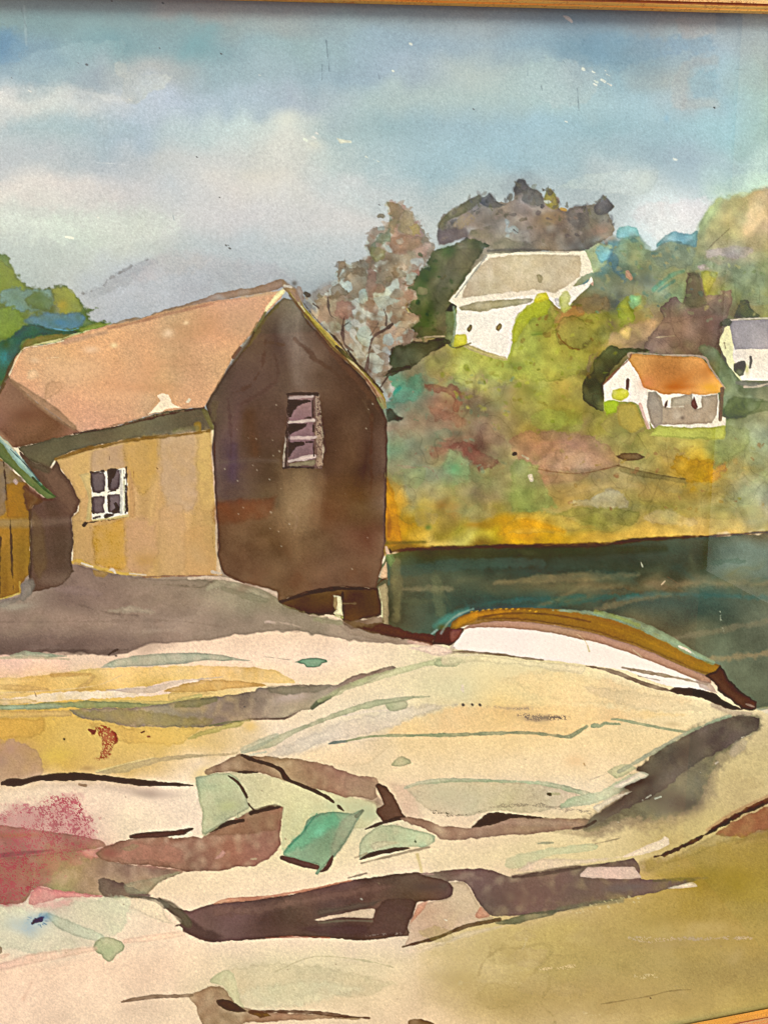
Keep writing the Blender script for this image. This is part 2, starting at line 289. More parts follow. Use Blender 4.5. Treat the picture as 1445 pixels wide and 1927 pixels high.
# ================================================================ the wooded hillside
hill_poly = '560,760 568,560 640,520 700,480 800,470 1090,470 1130,455 1160,448 1200,450 1228,470 1250,455 1300,450 1330,400 1350,375 1400,368 1450,352 1800,340 1800,1020 1445,1005 1200,1020 1000,1040 700,1045 560,1045'
g3 = [(340, [(1130,(120,150,155)),(1330,(165,190,150)),(1400,(196,184,140)),(1450,(208,178,128))]),
 (400, [(560,(150,150,150)),(700,(150,140,120)),(820,(140,125,115)),(1100,(110,98,92)),(1180,(90,140,150)),(1250,(100,145,150)),(1320,(150,165,120)),(1360,(185,172,130)),(1400,(200,172,128)),(1450,(205,172,125))]),
 (440, [(560,(150,150,150)),(700,(150,135,110)),(820,(140,125,115)),(1100,(110,98,92)),(1150,(100,140,150)),(1190,(90,135,140)),(1250,(105,140,135)),(1320,(148,150,108)),(1360,(170,160,120)),(1400,(180,162,118)),(1450,(175,160,110))]),
 (480, [(560,(150,150,150)),(700,(150,130,105)),(820,(140,125,115)),(1100,(150,160,120)),(1130,(90,140,145)),(1170,(105,125,105)),(1200,(125,128,90)),(1250,(105,128,118)),(1300,(140,150,112)),(1340,(130,136,105)),(1390,(168,160,140)),(1450,(158,160,105))]),
 (520, [(560,(140,140,140)),(700,(152,128,108)),(1090,(150,150,115)),(1130,(120,130,98)),(1180,(110,116,85)),(1240,(132,138,98)),(1290,(158,158,112)),(1330,(150,138,105)),(1370,(120,130,100)),(1410,(135,145,110)),(1450,(146,150,90))]),
 (560, [(560,(140,140,140)),(700,(150,132,110)),(1000,(150,155,60)),(1090,(120,112,75)),(1130,(112,104,75)),(1180,(90,98,92)),(1230,(104,128,95)),(1280,(135,150,108)),(1320,(140,138,60)),(1370,(120,136,108)),(1410,(125,140,110)),(1450,(138,138,85))]),
 (600, [(560,(140,140,140)),(700,(150,136,115)),(850,(150,155,60)),(960,(165,168,60)),(1010,(150,155,55)),(1060,(150,112,60)),(1100,(130,128,60)),(1150,(130,130,50)),(1190,(150,150,60)),(1230,(160,138,95)),(1270,(130,110,90)),(1340,(115,98,85)),(1450,(140,145,85))]),
 (650, [(560,(140,140,140)),(700,(140,122,100)),(790,(150,132,100)),(840,(165,160,62)),(900,(158,162,62)),(970,(158,152,62)),(1010,(150,156,58)),(1060,(140,140,56)),(1110,(128,120,55)),(1150,(165,145,90)),(1190,(165,135,100)),(1240,(125,105,88)),(1340,(95,88,78)),(1450,(120,120,90))]),
 (690, [(560,(140,140,140)),(700,(140,122,100)),(740,(120,110,85)),(790,(130,128,95)),(830,(168,152,80)),(880,(172,175,85)),(940,(150,155,60)),(1000,(150,160,60)),(1040,(158,160,62)),(1080,(168,152,66)),(1110,(90,90,50)),(1340,(95,100,70)),(1390,(92,102,75)),(1450,(120,125,95))]),
 (730, [(560,(140,140,140)),(727,(90,160,130)),(780,(100,135,105)),(830,(148,128,100)),(870,(150,140,95)),(920,(150,148,95)),(970,(135,140,85)),(1020,(150,152,65)),(1060,(172,155,66)),(1100,(160,148,80)),(1150,(150,138,60)),(1380,(80,95,65)),(1420,(110,118,95)),(1450,(120,125,100))]),
 (770, [(560,(140,140,140)),(727,(110,130,105)),(770,(118,120,100)),(820,(150,110,90)),(860,(130,98,72)),(900,(118,98,75)),(950,(160,150,80)),(1000,(145,135,75)),(1040,(138,132,45)),(1100,(140,128,60)),(1150,(155,160,60)),(1180,(150,150,60)),(1370,(80,98,65)),(1410,(108,118,92)),(1450,(140,142,110))]),
 (810, [(560,(140,140,140)),(727,(140,122,102)),(780,(142,124,102)),(820,(150,112,90)),(860,(140,112,88)),(920,(130,108,85)),(960,(158,138,90)),(1000,(140,125,60)),(1050,(128,118,55)),(1100,(145,130,75)),(1150,(150,140,60)),(1200,(140,138,65)),(1280,(160,165,85)),(1350,(150,162,90)),(1400,(140,150,118)),(1450,(150,155,125))]),
 (850, [(560,(140,140,140)),(727,(100,138,108)),(780,(130,130,108)),(820,(145,118,98)),(860,(125,95,78)),(920,(105,78,65)),(960,(150,135,92)),(1000,(168,118,82)),(1050,(175,120,90)),(1110,(150,112,85)),(1150,(150,135,80)),(1200,(140,138,72)),(1260,(165,152,82)),(1320,(165,155,70)),(1370,(130,145,90)),(1450,(155,165,125))]),
 (890, [(560,(140,140,140)),(727,(150,128,60)),(760,(135,150,118)),(800,(140,148,115)),(850,(115,155,100)),(880,(120,128,88)),(930,(135,138,88)),(980,(148,140,90)),(1020,(175,125,90)),(1080,(165,140,105)),(1140,(165,140,98)),(1200,(152,142,82)),(1260,(175,142,58)),(1320,(200,148,20)),(1360,(190,140,30)),(1400,(168,140,75)),(1450,(150,148,105))]),
 (925, [(560,(140,140,140)),(727,(200,140,20)),(760,(158,156,112)),(800,(158,152,108)),(850,(145,145,88)),(900,(125,115,82)),(940,(148,135,90)),(980,(112,135,60)),(1020,(160,145,70)),(1080,(190,155,82)),(1140,(182,150,80)),(1200,(170,145,78)),(1260,(165,140,68)),(1320,(165,138,60)),(1370,(158,145,92)),(1450,(160,158,130))]),
 (960, [(560,(140,140,140)),(727,(200,132,8)),(765,(165,150,88)),(800,(160,145,68)),(840,(155,125,58)),(890,(140,128,68)),(940,(150,140,60)),(980,(120,132,58)),(1020,(130,135,65)),(1060,(170,150,75)),(1120,(160,148,85)),(1200,(150,142,68)),(1260,(155,142,62)),(1320,(160,145,82)),(1390,(160,158,115)),(1450,(165,158,130))]),
 (988, [(560,(140,140,140)),(727,(198,130,6)),(765,(190,140,20)),(810,(180,155,60)),(850,(150,140,45)),(900,(160,128,30)),(950,(205,150,15)),(1000,(205,155,20)),(1050,(185,160,60)),(1120,(140,138,55)),(1180,(165,145,62)),(1240,(195,158,70)),(1320,(198,165,90)),(1380,(185,165,100)),(1450,(188,165,105))]),
 (1010, [(560,(140,140,140)),(727,(195,135,10)),(765,(210,155,12)),(820,(215,188,90)),(870,(185,172,75)),(920,(195,165,25)),(960,(210,155,15)),(1040,(215,165,30)),(1100,(212,165,45)),(1180,(212,168,62)),(1320,(205,165,82)),(1450,(205,170,100))]),
 (1040, [(560,(100,90,50)),(727,(140,105,20)),(800,(120,90,25)),(1000,(110,85,30)),(1450,(120,90,50))])]
apply_field(g3, (555, 330, 1800, 1048), hill_poly, warp=13, tex=.04, soft=4, rough=4, region='painted_hillside')
# extra pigment movement on the hillside (mottling, blooms)
def mottle(x0, y0, x1, y1, cols, n, r0, r1, a, seed, hardp=.5, asp=1.6):
    q = random.Random(seed)
    for _ in range(n):
        x, y = q.uniform(x0, x1), q.uniform(y0, y1); r = q.uniform(r0, r1); c = q.choice(cols)
        if q.random() < hardp:
            m = 9; P = ' '.join(f'{x+asp*r*math.cos(t*6.283/m)*q.uniform(.7,1.2):.1f},{y+r*math.sin(t*6.283/m)*q.uniform(.7,1.2):.1f}' for t in range(m))
            F(P, c, a=a*q.uniform(.5, 1), soft=q.choice((1.2, 2.5, 6)), rough=3, edge=.08)
        else: B(x, y, r*asp, r, c, a*q.uniform(.5, 1.1), rot=q.uniform(-40, 40), warp=.9)
mottle(1060, 600, 1110, 720, ['#7f8a34', '#6f6a30', '#a8a848'], 12, 8, 20, .4, 1)
mottle(960, 640, 1090, 800, ['#9aa03c', '#7c8030', '#b4b45a', '#8c9c40', '#c0a850'], 30, 8, 24, .4, 2)
mottle(830, 670, 970, 740, ['#b8bc5c', '#8c9c34', '#c8b858', '#a0a844'], 16, 8, 26, .4, 3)
mottle(735, 700, 960, 900, ['#a08870', '#8a6a56', '#7f9a78', '#8c8468', '#6f8c6c'], 34, 7, 24, .33, 4)
mottle(740, 860, 1000, 990, ['#98a07a', '#8a9a5c', '#b0a070', '#7f8a50', '#a89060'], 26, 7, 24, .33, 5)
mottle(1000, 850, 1440, 990, ['#b89a5c', '#a08c50', '#8c8c48', '#c0a468', '#8f8a5a'], 34, 8, 22, .3, 6, asp=2.6)
mottle(1120, 460, 1440, 640, ['#7f9480', '#a8ac7c', '#6f8470', '#8aa090', '#a89c70'], 36, 7, 22, .33, 7)
mottle(1080, 560, 1200, 680, ['#8c8c34', '#6f7030', '#a8a040', '#8c7440'], 22, 6, 18, .4, 8)
mottle(1340, 380, 1445, 480, ['#c0a878', '#b8b080', '#a8a070', '#c8a880'], 14, 10, 26, .35, 9)
mottle(1360, 790, 1445, 960, ['#9cac80', '#8a9c70', '#b8b48c', '#a8b494'], 14, 10, 24, .3, 10)

# peach crown, upper right
F('1325,460 1335,420 1352,385 1368,368 1400,366 1440,352 1800,330 1800,480 1440,470 1380,490 1350,500 1320,475', '#bda480', a=.35, soft=5, rough=3, edge=.05, tex=.12, col2='#9aa072', region='painted_peach_treetop')
L('1330,470,2 1345,455,2.5 1372,430,2', '#8c8260', a=.6); L('1318,430,14 1340,395,16 1356,375,14', '#a6c08c', a=.5, soft=6)
F('1412,372 1430,357 1460,350 1800,340 1800,450 1440,440 1400,440', '#d8b890', a=.5, soft=8, rough=3, edge=.0)
F('1330,470 1375,463 1418,466 1414,478 1390,486 1350,482 1332,484', '#b4a59c', a=.7, soft=2.5, rough=2, edge=.04)
F('1312,500 1325,497 1335,506 1316,509', '#c0aca4', a=.8, soft=1.5)
# teal crowns
F('1158,440 1165,428 1182,425 1198,428 1202,445 1180,450 1160,448', '#4a88a0', a=.8, soft=1.5, rough=1.5, col2='#6aa4b4', region='painted_teal_tree')
F('1165,448 1196,446 1218,458 1225,470 1200,500 1150,500', '#7c9474', a=.5, soft=4, rough=3)
F('1238,458 1250,444 1268,435 1285,439 1300,440 1312,435 1310,465 1290,462 1262,455 1245,460 1236,464', '#66a0a8', a=.75, soft=1.5, rough=1.5, col2='#5c94ac', region='painted_teal_tree')
F('1225,480 1245,460 1270,453 1298,460 1310,480 1300,500 1250,505', '#78887c', a=.5, soft=3, rough=3)
F('1104,500 1098,478 1110,460 1128,456 1150,462 1148,482 1132,505 1115,515', '#b6bc84', a=.8, soft=2, rough=2, edge=.1, region='painted_teal_tree')
F('1120,480 1118,468 1130,460 1148,462 1150,475 1142,490 1130,497', '#4d95a0', a=.85, soft=3, rough=3, col2='#7cb4b4')
F('1142,490 1150,470 1162,480 1165,500 1180,525 1175,532 1152,510', '#4b6f80', a=.6, soft=4, rough=3)
B(1195, 490, 14, 14, '#94905c', .5, hard=.5); B(1160, 545, 30, 20, '#737a74', .5); B(1215, 528, 26, 20, '#667274', .55); B(1110, 540, 20, 14, '#5f7c74', .5)
F('1176,510 1182,508 1190,522 1186,528 1178,520', '#d0a080', rough=.8); F('1109,525 1112,521 1116,530 1115,538 1111,534', '#dcb8a0', rough=.6)
F('1070,560 1075,545 1090,538 1100,528 1108,524 1110,530 1098,545 1085,552 1080,565', '#5c8a98', a=.8, soft=1.2, rough=2.2)
F('1050,570 1052,553 1065,546 1072,550 1070,565 1080,572 1060,580', '#b8bc64', a=.85, soft=1.5, rough=2)
L('1230,545,8 1260,520,10 1285,510,6', '#5c9880', a=.6, soft=3); L('1238,548,4 1268,528,5', '#3f8078', a=.5, soft=2)
F('1180,570 1188,558 1205,556 1206,566 1198,575 1190,582', '#a6c050', a=.8, soft=2, rough=2, col2='#70b898')
F('1165,600 1160,580 1178,562 1190,585 1192,600 1180,618 1162,614', '#9aa832', a=.7, soft=2, rough=3, edge=.15)
F('1163,625 1180,610 1196,606 1215,600 1235,605 1215,640 1165,650 1140,645', '#c09c70', a=.6, soft=3, rough=3, edge=.06)
F('1165,625 1178,612 1188,620 1183,640 1174,636', '#cdb468', a=.8, soft=2)
F('1280,580 1290,560 1310,560 1345,565 1350,512 1316,508 1318,540', '#a4a04a', a=.3, soft=4)
F('1318,512 1350,512 1345,528 1332,555 1322,545', '#a8a43c', a=.75, soft=2, col2='#8c9040')
# olive tree in front of the white house
F('972,590 985,570 1010,562 1035,570 1048,588 1046,630 1080,650 1108,660 1118,680 1090,700 1040,720 980,712 955,690 962,650 966,610', '#9aa03c', a=.65, soft=2, rough=3, edge=.12, col2='#b4b04c', region='painted_olive_tree')
F('1000,566 1015,552 1030,552 1036,572 1020,568 1008,572', '#dcd040', a=.85, soft=1.5)
F('964,640 966,600 985,575 1005,568 1020,575 1000,590 985,605 975,630', '#b8c048', a=.8, soft=2, rough=2)
F('990,595 1010,580 1035,585 1045,610 1030,625 1000,625', '#7f8430', a=.5, soft=3, edge=.12)
L('1014,600,5 1020,590,5 1028,592,5 1026,600,5', '#8a5c28', a=.5, soft=2)
F('1045,605 1065,580 1090,572 1098,590 1075,605 1060,612 1048,625', '#c07c44', a=.6, soft=3, rough=2)
F('1045,620 1060,598 1090,595 1108,615 1110,640 1095,655 1068,652 1050,640', '#86843a', a=.6, soft=1.6, rough=3, edge=.25)
L('1044,612,2 1052,635,2.5 1072,654,2.5 1090,658,2', '#7a4c20', a=.6, rough=1.4); L('1100,650,10 1118,635,8 1125,620,6', '#5c5830', a=.5, soft=4)
F('1098,600 1120,585 1145,590 1150,620 1140,645 1112,650 1105,625', '#8c8c34', a=.5, soft=3, rough=3, edge=.1)
F('1080,570 1110,550 1140,560 1150,580 1120,590 1090,590', '#8c7450', a=.6, soft=4, rough=4)
B(1150, 612, 10, 16, '#6c5848', .55, rot=-30); B(1010, 628, 16, 5, '#6a8028', .5); L('1001,630,4 1025,628,5', '#5c7828', a=.5, soft=3)
B(1130, 725, 12, 14, '#c8a44c', .5); B(1065, 728, 12, 16, '#c8ac4c', .6); B(1035, 700, 12, 8, '#c0bc48', .5); B(960, 690, 30, 8, '#6a8030', .4)
F('838,690 870,660 920,662 965,690 960,720 900,735 860,720 845,700', '#b4b458', a=.35, soft=2, rough=4, edge=.18)
# rust-brown brush strokes in the middle of the hill
F('798,722 815,722 840,728 850,722 862,735 868,752 860,775 852,772 855,752 840,742 820,738 800,732', '#8c5c48', a=.7, soft=2, rough=2.5)
F('805,765 830,770 850,775 870,785 880,800 860,805 848,795 820,790', '#8a5a48', a=.5, soft=4, rough=3)
F('840,840 870,830 890,835 905,850 930,862 940,870 925,882 905,885 880,865 855,855', '#7c4c40', a=.65, soft=3, rough=3)
F('815,860 845,850 850,830 830,825 812,840', '#9c6c5c', a=.45, soft=6, rough=4)
F('835,875 845,845 862,850 885,870 882,900 855,898 842,890', '#8fb880', a=.55, soft=6, rough=3); B(857, 882, 13, 12, '#5ca870', .6)
F('727,740 735,735 760,720 790,705 796,730 780,755 745,760 730,770', '#4f9678', a=.6, soft=5, rough=3); L('728,750,8 738,740,9 752,730,6', '#20a088', a=.7, soft=3)
F('960,830 980,812 1040,810 1120,822 1155,850 1165,875 1100,890 1050,885 1000,880 975,860', '#b08468', a=.6, soft=2.5, rough=4, edge=.12, col2='#98704c', region='painted_rust_bank')
L('1000,880,2 1050,889,2.5 1100,890,2.5 1165,875,2', '#8c6040', a=.6); F('1005,872 1040,850 1110,850 1150,872 1100,885 1050,884', '#c89c80', a=.4, soft=6)
F('1000,900 1050,892 1110,890 1090,905 1030,910', '#a87c50', a=.5, soft=4)
F('960,945 962,870 985,862 1010,880 1030,920 1045,955 1000,960 965,958', '#82944c', a=.55, soft=3, rough=4, edge=.1)
L('966,855,7 969,854,7', '#26302e', rough=.6); L('982,857,3 993,863,4', '#c8c09c', a=.8); F('993,895 1000,892 1003,905 998,906', '#dccca8', rough=.7)
B(785, 905, 12, 12, '#7f9c70', .4); B(795, 960, 10, 18, '#a89030', .45); B(805, 993, 6, 6, '#4a7838', .6); B(840, 950, 24, 12, '#98682c', .5); B(895, 990, 24, 6, '#a06c14', .5); B(860,815,14,8,'#5f6e64',.5)
F('727,900 738,925 745,950 750,985 755,1020 727,1020', '#cc8806', a=.7, soft=3, rough=2); L('730,960,6 733,990,8 731,1010,6', '#a8600c', a=.5, soft=3)
L('748,875,2 775,880,2 800,878,2 815,885,2 828,910,1.5', '#9c8c70', a=.55, rough=2)
# banks of the far shore
F('1070,945 1110,935 1150,920 1170,930 1180,955 1120,955 1090,952', '#c0b490', a=.6, soft=2, rough=3)
F('1045,968 1090,955 1150,955 1200,965 1190,985 1130,990 1100,985 1075,975', '#848638', a=.6, soft=3, rough=3)
F('950,990 975,968 1010,962 1060,972 1085,985 1120,992 1060,1000 960,1005', '#c0a040', a=.5, soft=2, rough=2, edge=.12)
L('940,1005,10 980,985,18 1020,990,12 1060,1000,8', '#dc9c10', a=.55, soft=5); L('1070,930,10 1130,915,12 1200,915,8', '#b49a60', a=.35, soft=5)
F('1205,975 1250,958 1300,975 1312,985 1260,988', '#c8b484', a=.4, soft=4, rough=3)
F('1165,880 1220,888 1290,903 1290,910 1220,900 1165,888', '#74683a', a=.55, soft=2); L('1160,876,2 1220,890,2 1290,902,2', '#6c5c34', a=.7)
F('1158,858 1175,852 1200,852 1214,860 1200,867 1172,866', '#6e5638', rough=1, edge=.2)
F('1258,880 1275,858 1310,862 1330,868 1362,875 1365,885 1340,905 1300,910 1270,890', '#c88f10', a=.8, soft=3, rough=4, col2='#b0842c', region='painted_golden_bush')
F('1340,880 1350,860 1345,800 1365,800 1410,810 1400,850 1360,870', '#86945c', a=.5, soft=5, rough=4)
F('1130,800 1150,780 1175,760 1195,758 1212,785 1222,805 1200,815 1185,840 1160,825', '#a89a58', a=.6, soft=2, rough=2, edge=.1)
B(1175, 805, 20, 20, '#6c7438', .5)
L('727,1022,6 800,1020,4', '#4a5020', a=.4, soft=3)

# dark mauve tree behind the cottage
F('1225,627 1247,602 1242,577 1266,558 1280,569 1286,574 1294,516 1314,513 1322,544 1333,557 1375,546 1377,566 1363,602 1350,643 1344,657 1319,671 1211,662', '#6f5d52', a=.9, soft=1.4, rough=3, col2='#85705f', edge=.1, tex=.12, region='painted_mauve_tree')
F('1294,516 1314,513 1322,544 1330,575 1300,580 1286,570', '#5c5a40', a=.6, soft=5); B(1345, 600, 18, 26, '#7c5c54', .5); B(1355, 575, 18, 20, '#8a8068', .5)
L('1233,635,1.6 1268,632,1.6', '#b8a488', a=.8)
F('1380,597 1388,575 1392,563 1407,563 1412,580 1430,595 1400,600', '#555f3c', a=.85, soft=1.5, rough=1.5); B(1395, 575, 8, 8, '#7f7c3c', .5)
# dark foliage around the cottage
F('1096,720 1105,705 1115,700 1115,680 1135,660 1150,650 1162,652 1165,656 1200,655 1228,660 1190,664 1172,672 1135,722 1137,772 1130,775 1110,765 1096,750', '#36402a', a=.95, soft=1.2, rough=1.6, col2='#55603c', tex=.12, region='painted_bush')
F('1102,690 1110,670 1125,662 1112,690 1108,702', '#8c7c60', a=.6, soft=2)
F('1314,655 1325,648 1345,655 1362,680 1378,700 1388,725 1395,740 1435,752 1425,772 1400,785 1362,788 1356,760 1362,735 1345,700 1330,678', '#5c6a48', a=.85, soft=2, rough=2.5, col2='#7c8870', tex=.1, region='painted_bush')
F('1362,765 1380,745 1440,755 1460,760 1460,772 1410,780 1400,786 1362,787', '#4c5c38', a=.5, soft=2)
# hedge left of the white house
F('812,472 851,461 879,444 887,433 942,422 948,447 980,455 1026,464 972,469 930,468 911,466 905,476 890,500 866,540 845,564 850,580 856,600 853,655 837,640 828,636 776,636 782,627 768,612 787,599 770,588 765,574 782,558 768,541 787,510 801,494', '#48532c', a=.95, soft=1.1, rough=2, col2='#5d5c40', tex=.14, edge=.15, region='painted_hedge')
F('860,470 900,468 905,480 880,510 862,545 850,600 835,630 820,625 815,560 840,500', '#655f46', a=.65, soft=6, rough=3)
F('887,434 942,423 947,446 900,452 880,455', '#6b6e38', a=.6, soft=4); F('905,452 980,456 1024,464 975,468 915,462', '#2c4426', a=.6, soft=3)
B(797, 530, 16, 30, '#1c4410', .55, rot=20); B(840, 475, 14, 12, '#2c5a1c', .5); B(800, 600, 20, 20, '#2c4a18', .5); B(815,505,14,20,'#3c5c18',.4)
F('838,590 850,580 862,578 864,600 858,655 842,650', '#6c7c50', a=.8, soft=1.5)
F('848,572 852,566 864,568 862,576 850,586 838,585', '#332820', a=.9, soft=1.5)
F('734,655 781,643 835,637 850,645 812,664 775,692 755,702 722,710 735,694 732,680', '#36432a', a=.95, soft=1.1, rough=2, col2='#50563a', tex=.12, region='painted_hedge')
L('718,708,4 740,697,8 770,690,4', '#343a20', a=.9, rough=1.6)
L('776,637,3 810,634,3 836,633,4', '#b8a488', a=.8)

# dark mauve trees above the white house
F('822,425 836,402 866,386 902,366 911,377 922,364 933,378 952,383 966,375 968,352 975,336 988,339 994,350 1016,361 1026,372 1035,353 1046,366 1052,391 1066,397 1083,386 1099,389 1118,386 1132,376 1134,366 1155,389 1145,400 1157,425 1157,438 1141,450 1105,469 1077,474 994,472 919,477 908,470 925,462 878,448 825,463', '#75675f', a=.93, soft=1.4, rough=2.6, col2='#86766a', tex=.14, edge=.06, region='painted_mauve_tree')
L('960,352,30 985,340,40 1010,345,20', '#7f868c', a=.3, soft=12)
F('968,370 970,350 976,336 988,339 994,352 985,362', '#4f4844', a=.75, soft=3, rough=2)
F('990,352 1016,361 1024,385 1005,388 985,375', '#5a5850', a=.6, soft=3, rough=2)
F('1118,392 1134,366 1155,389 1140,402 1125,404', '#575054', a=.75, soft=2); F('1066,400 1083,386 1105,392 1110,420 1090,430 1070,420', '#5c5454', a=.5, soft=4)
F('900,378 922,364 935,380 952,385 940,391 915,388', '#565352', a=.75, soft=1.6, rough=1.5)
F('823,424 838,402 866,386 901,367 903,378 880,398 850,412 830,430', '#6c6440', a=.75, soft=2, rough=1.6)
F('850,418 880,400 900,405 880,425 855,430', '#a08860', a=.6, soft=3, rough=3, dry=.9)
F('825,432 875,430 880,448 850,455 826,462', '#6a5a5c', a=.6, soft=4)
F('1022,372 1030,352 1046,366 1051,388 1040,395 1026,384', '#8c8230', a=.85, soft=1.8); F('1023,378 1032,376 1038,380 1028,384', '#b4bcae', rough=.6); L('1056,393,4 1064,395,5', '#cc9c34', a=.9)
B(1025, 412, 22, 13, '#9c8050', .7); B(1050, 405, 16, 10, '#94785c', .6); B(1130, 435, 24, 12, '#9a7468', .6, rot=-25); B(1145, 448, 14, 8, '#a88c78', .6); B(900, 400, 25, 10, '#9a8878', .5)
B(1085, 455, 16, 14, '#4c4648', .45); B(1080, 440, 18, 14, '#94867e', .35); B(940,410,20,10,'#85705f',.4)
for k in range(70):
    x = q.uniform(825, 1155) if k else 980; top = np.interp(x, [825, 866, 902, 922, 952, 975, 994, 1016, 1035, 1052, 1083, 1118, 1134, 1155], [420, 388, 368, 368, 382, 340, 350, 362, 356, 388, 388, 388, 370, 392])
    y = top+q.uniform(-5, 30); t = q.uniform(-2.4, -.6); r = q.uniform(3, 9)
    L(f'{x},{y},{r*.9} {x+r*math.cos(t)},{y+r*math.sin(t)},{r*.25}', q.choice(['#5a504a', '#6c6250', '#4c4644', '#786c64', '#6e6a40']), a=q.uniform(.35, .75), soft=q.choice((.9, 1.6, 3)), rough=2.4)
F('950,412 958,418 955,428 966,424 976,430 974,442 965,438 958,448 950,446 952,430', '#a8b0ac', a=.9, rough=2, soft=1.2, edge=.1); L('966,432,2 974,438,2', '#6a625e')

# airy brown tree: leaf clumps with sky showing through
TREE = '726,384 738,380 759,389 776,400 790,404 790,425 815,460 812,474 800,496 786,512 768,541 782,558 765,574 770,588 787,599 768,612 782,627 776,640 736,656 733,690 722,708 745,730 727,755 700,715 640,650 600,600 575,560 596,569 621,544 635,524 637,494 651,491 665,499 690,483 689,455 698,433 726,422 737,411'
F(TREE, '#a3aaa4', a=.95, soft=2, rough=4, col2='#b0b2aa', tex=.06, edge=.0, region='painted_brown_tree')
F(TREE, '#7f6b56', a=.85, soft=2, rough=6, col2='#a08c76', tex=.16, edge=.0, leaf=-.6)
F(TREE, '#6a5644', a=.6, soft=2, rough=6, col2='#8c6c5a', tex=.16, edge=.0, leaf=.35)
q = random.Random(5)
outline = np.array(pts('640,520 690,470 720,410 760,395 790,430 800,470 775,520 760,570 760,630 730,660 700,700 660,640 610,590 600,570'))
for k in range(22):
    t = q.random(); x = q.uniform(600, 800); y = q.uniform(395, 700)
    if x < 690 and y < 500: continue
    if y > 560 and x < 600+(y-560)*.8: continue
    c = q.choice(['#a8b2a8', '#b0b4aa', '#7c6750', '#8a7058', '#7a6a4c', '#b49c88', '#9c7464', '#8c7c58'])
    r = q.uniform(3, 9)
    P = ' '.join(f'{x+r*1.2*math.cos(z*.9)*q.uniform(.5,1.3):.1f},{y+r*math.sin(z*.9)*q.uniform(.5,1.3):.1f}' for z in range(7))
    F(P, c, a=q.uniform(.4, .8), soft=1.2, rough=2, edge=.12)
for s in ('676,555 684,545 692,550 690,565 682,572 674,568', '678,618 690,612 700,622 702,640 692,652 680,648 674,632', '648,500 655,505 650,520 640,530 638,520', '704,560 728,556 752,566 730,575 722,585 708,572', '724,630 734,628 742,640 736,650 722,645', '690,668 706,664 722,680 716,700 700,700 690,685', '762,520 775,512 784,516 772,535 764,536', '652,600 660,596 662,615 655,625 648,612', '745,452 755,446 762,456 750,462', '640,540 655,528 662,545 650,552'):
    F(s, '#a9b4ac', a=.8, soft=1.2, rough=2, edge=.05)
for s, c in (('729,381 742,383 758,389 752,415 740,440 728,432 738,410', '#7a6f48'), ('760,395 776,400 780,440 770,445 752,430', '#a08c64'), ('694,455 712,442 730,436 732,452 712,460 700,478', '#6f7c64'), ('700,462 720,470 722,486 705,490 697,475', '#8a8248'), ('768,425 785,420 790,440 778,445', '#a89440'), ('735,448 770,440 795,448 790,470 740,475', '#916e52'),
             ('636,492 646,488 652,500 640,512 635,504', '#7c664c'), ('650,505 665,500 685,505 682,520 660,515 640,524', '#6e5840'), ('622,545 635,536 648,545 660,552 640,562 622,560', '#745c44'), ('735,505 755,500 760,520 740,525', '#7c6448'), ('632,570 655,565 672,575 665,595 640,600 628,588', '#9c6c5c'), ('694,510 706,500 712,540 700,560 690,545', '#9c7468'), ('594,568 608,562 614,575 602,585', '#9a8468')):
    F(s, c, a=.6, soft=1.8, rough=3.5, edge=.12)
F('775,470 800,455 812,462 800,478 785,485', '#c4a494', a=.6, soft=3, rough=2)
F('765,590 785,595 790,605 760,625 740,640 745,620', '#b49c80', a=.7, soft=2, rough=2)
for s in ('686,708,8 692,680,6 697,648,5 705,632,5 722,622,5 738,610,5', '697,632,2.5 706,618,2 714,604,1.4', '726,612,2.2 727,597,1.6 722,582,1.2', '664,660,2 650,650,4 645,632,5 645,612,4 648,596,3', '645,616,3 656,606,2 664,600,1.5', '632,600,2 622,592,4 618,575,3 617,560,2', '600,580,2 590,572,2', '712,735,2 725,715,3 735,703,2'):
    L(s, '#5d4c44', a=.8, rough=1.1)
B(696, 690, 5, 24, '#5a4238', .5, rot=10)

def foliage_detail(names, amp=1.):
    global C
    M = np.isin(REG, [NAMES.index(n) for n in names if n in NAMES]).astype(np.float32)[..., None]
    back = np.exp(-(N16/.10)**2)*np.clip(N64*.8+.2, 0, 1)+.7*np.exp(-(np.roll(N32, 400, 1)/.05)**2)*np.clip(N130+.3, 0, 1)      # dried water rims
    clump = np.clip(.7*np.roll(N8, 77, 0)+.6*np.roll(N16, 55, 1)-.15, -1.3, 1.3)
    k = 1-amp*.085*back+amp*.065*clump
    w = .7*np.roll(N16, 90, 0)+.7*np.roll(N32, 60, 1)
    hue = np.stack([1+.022*amp*w, 1+.004*w, 1-.030*amp*w], -1)
    C = (C*(1-M)+np.clip(C*k[..., None]*hue, 0, 1)*M).astype(np.float32)
foliage_detail([n for n in NAMES if n not in ('rock_ledge', 'painted_sky')])
_f = ((REG != 0) & (REG != NAMES.index('painted_sky')))[..., None]; _m = (C*np.array((.35, .5, .15))).sum(-1, keepdims=True)
C = np.where(_f, _m*np.array((1.03, 1.0, .90))+(C-_m*np.array((1.03, 1.0, .90)))*.86, C).astype(np.float32)
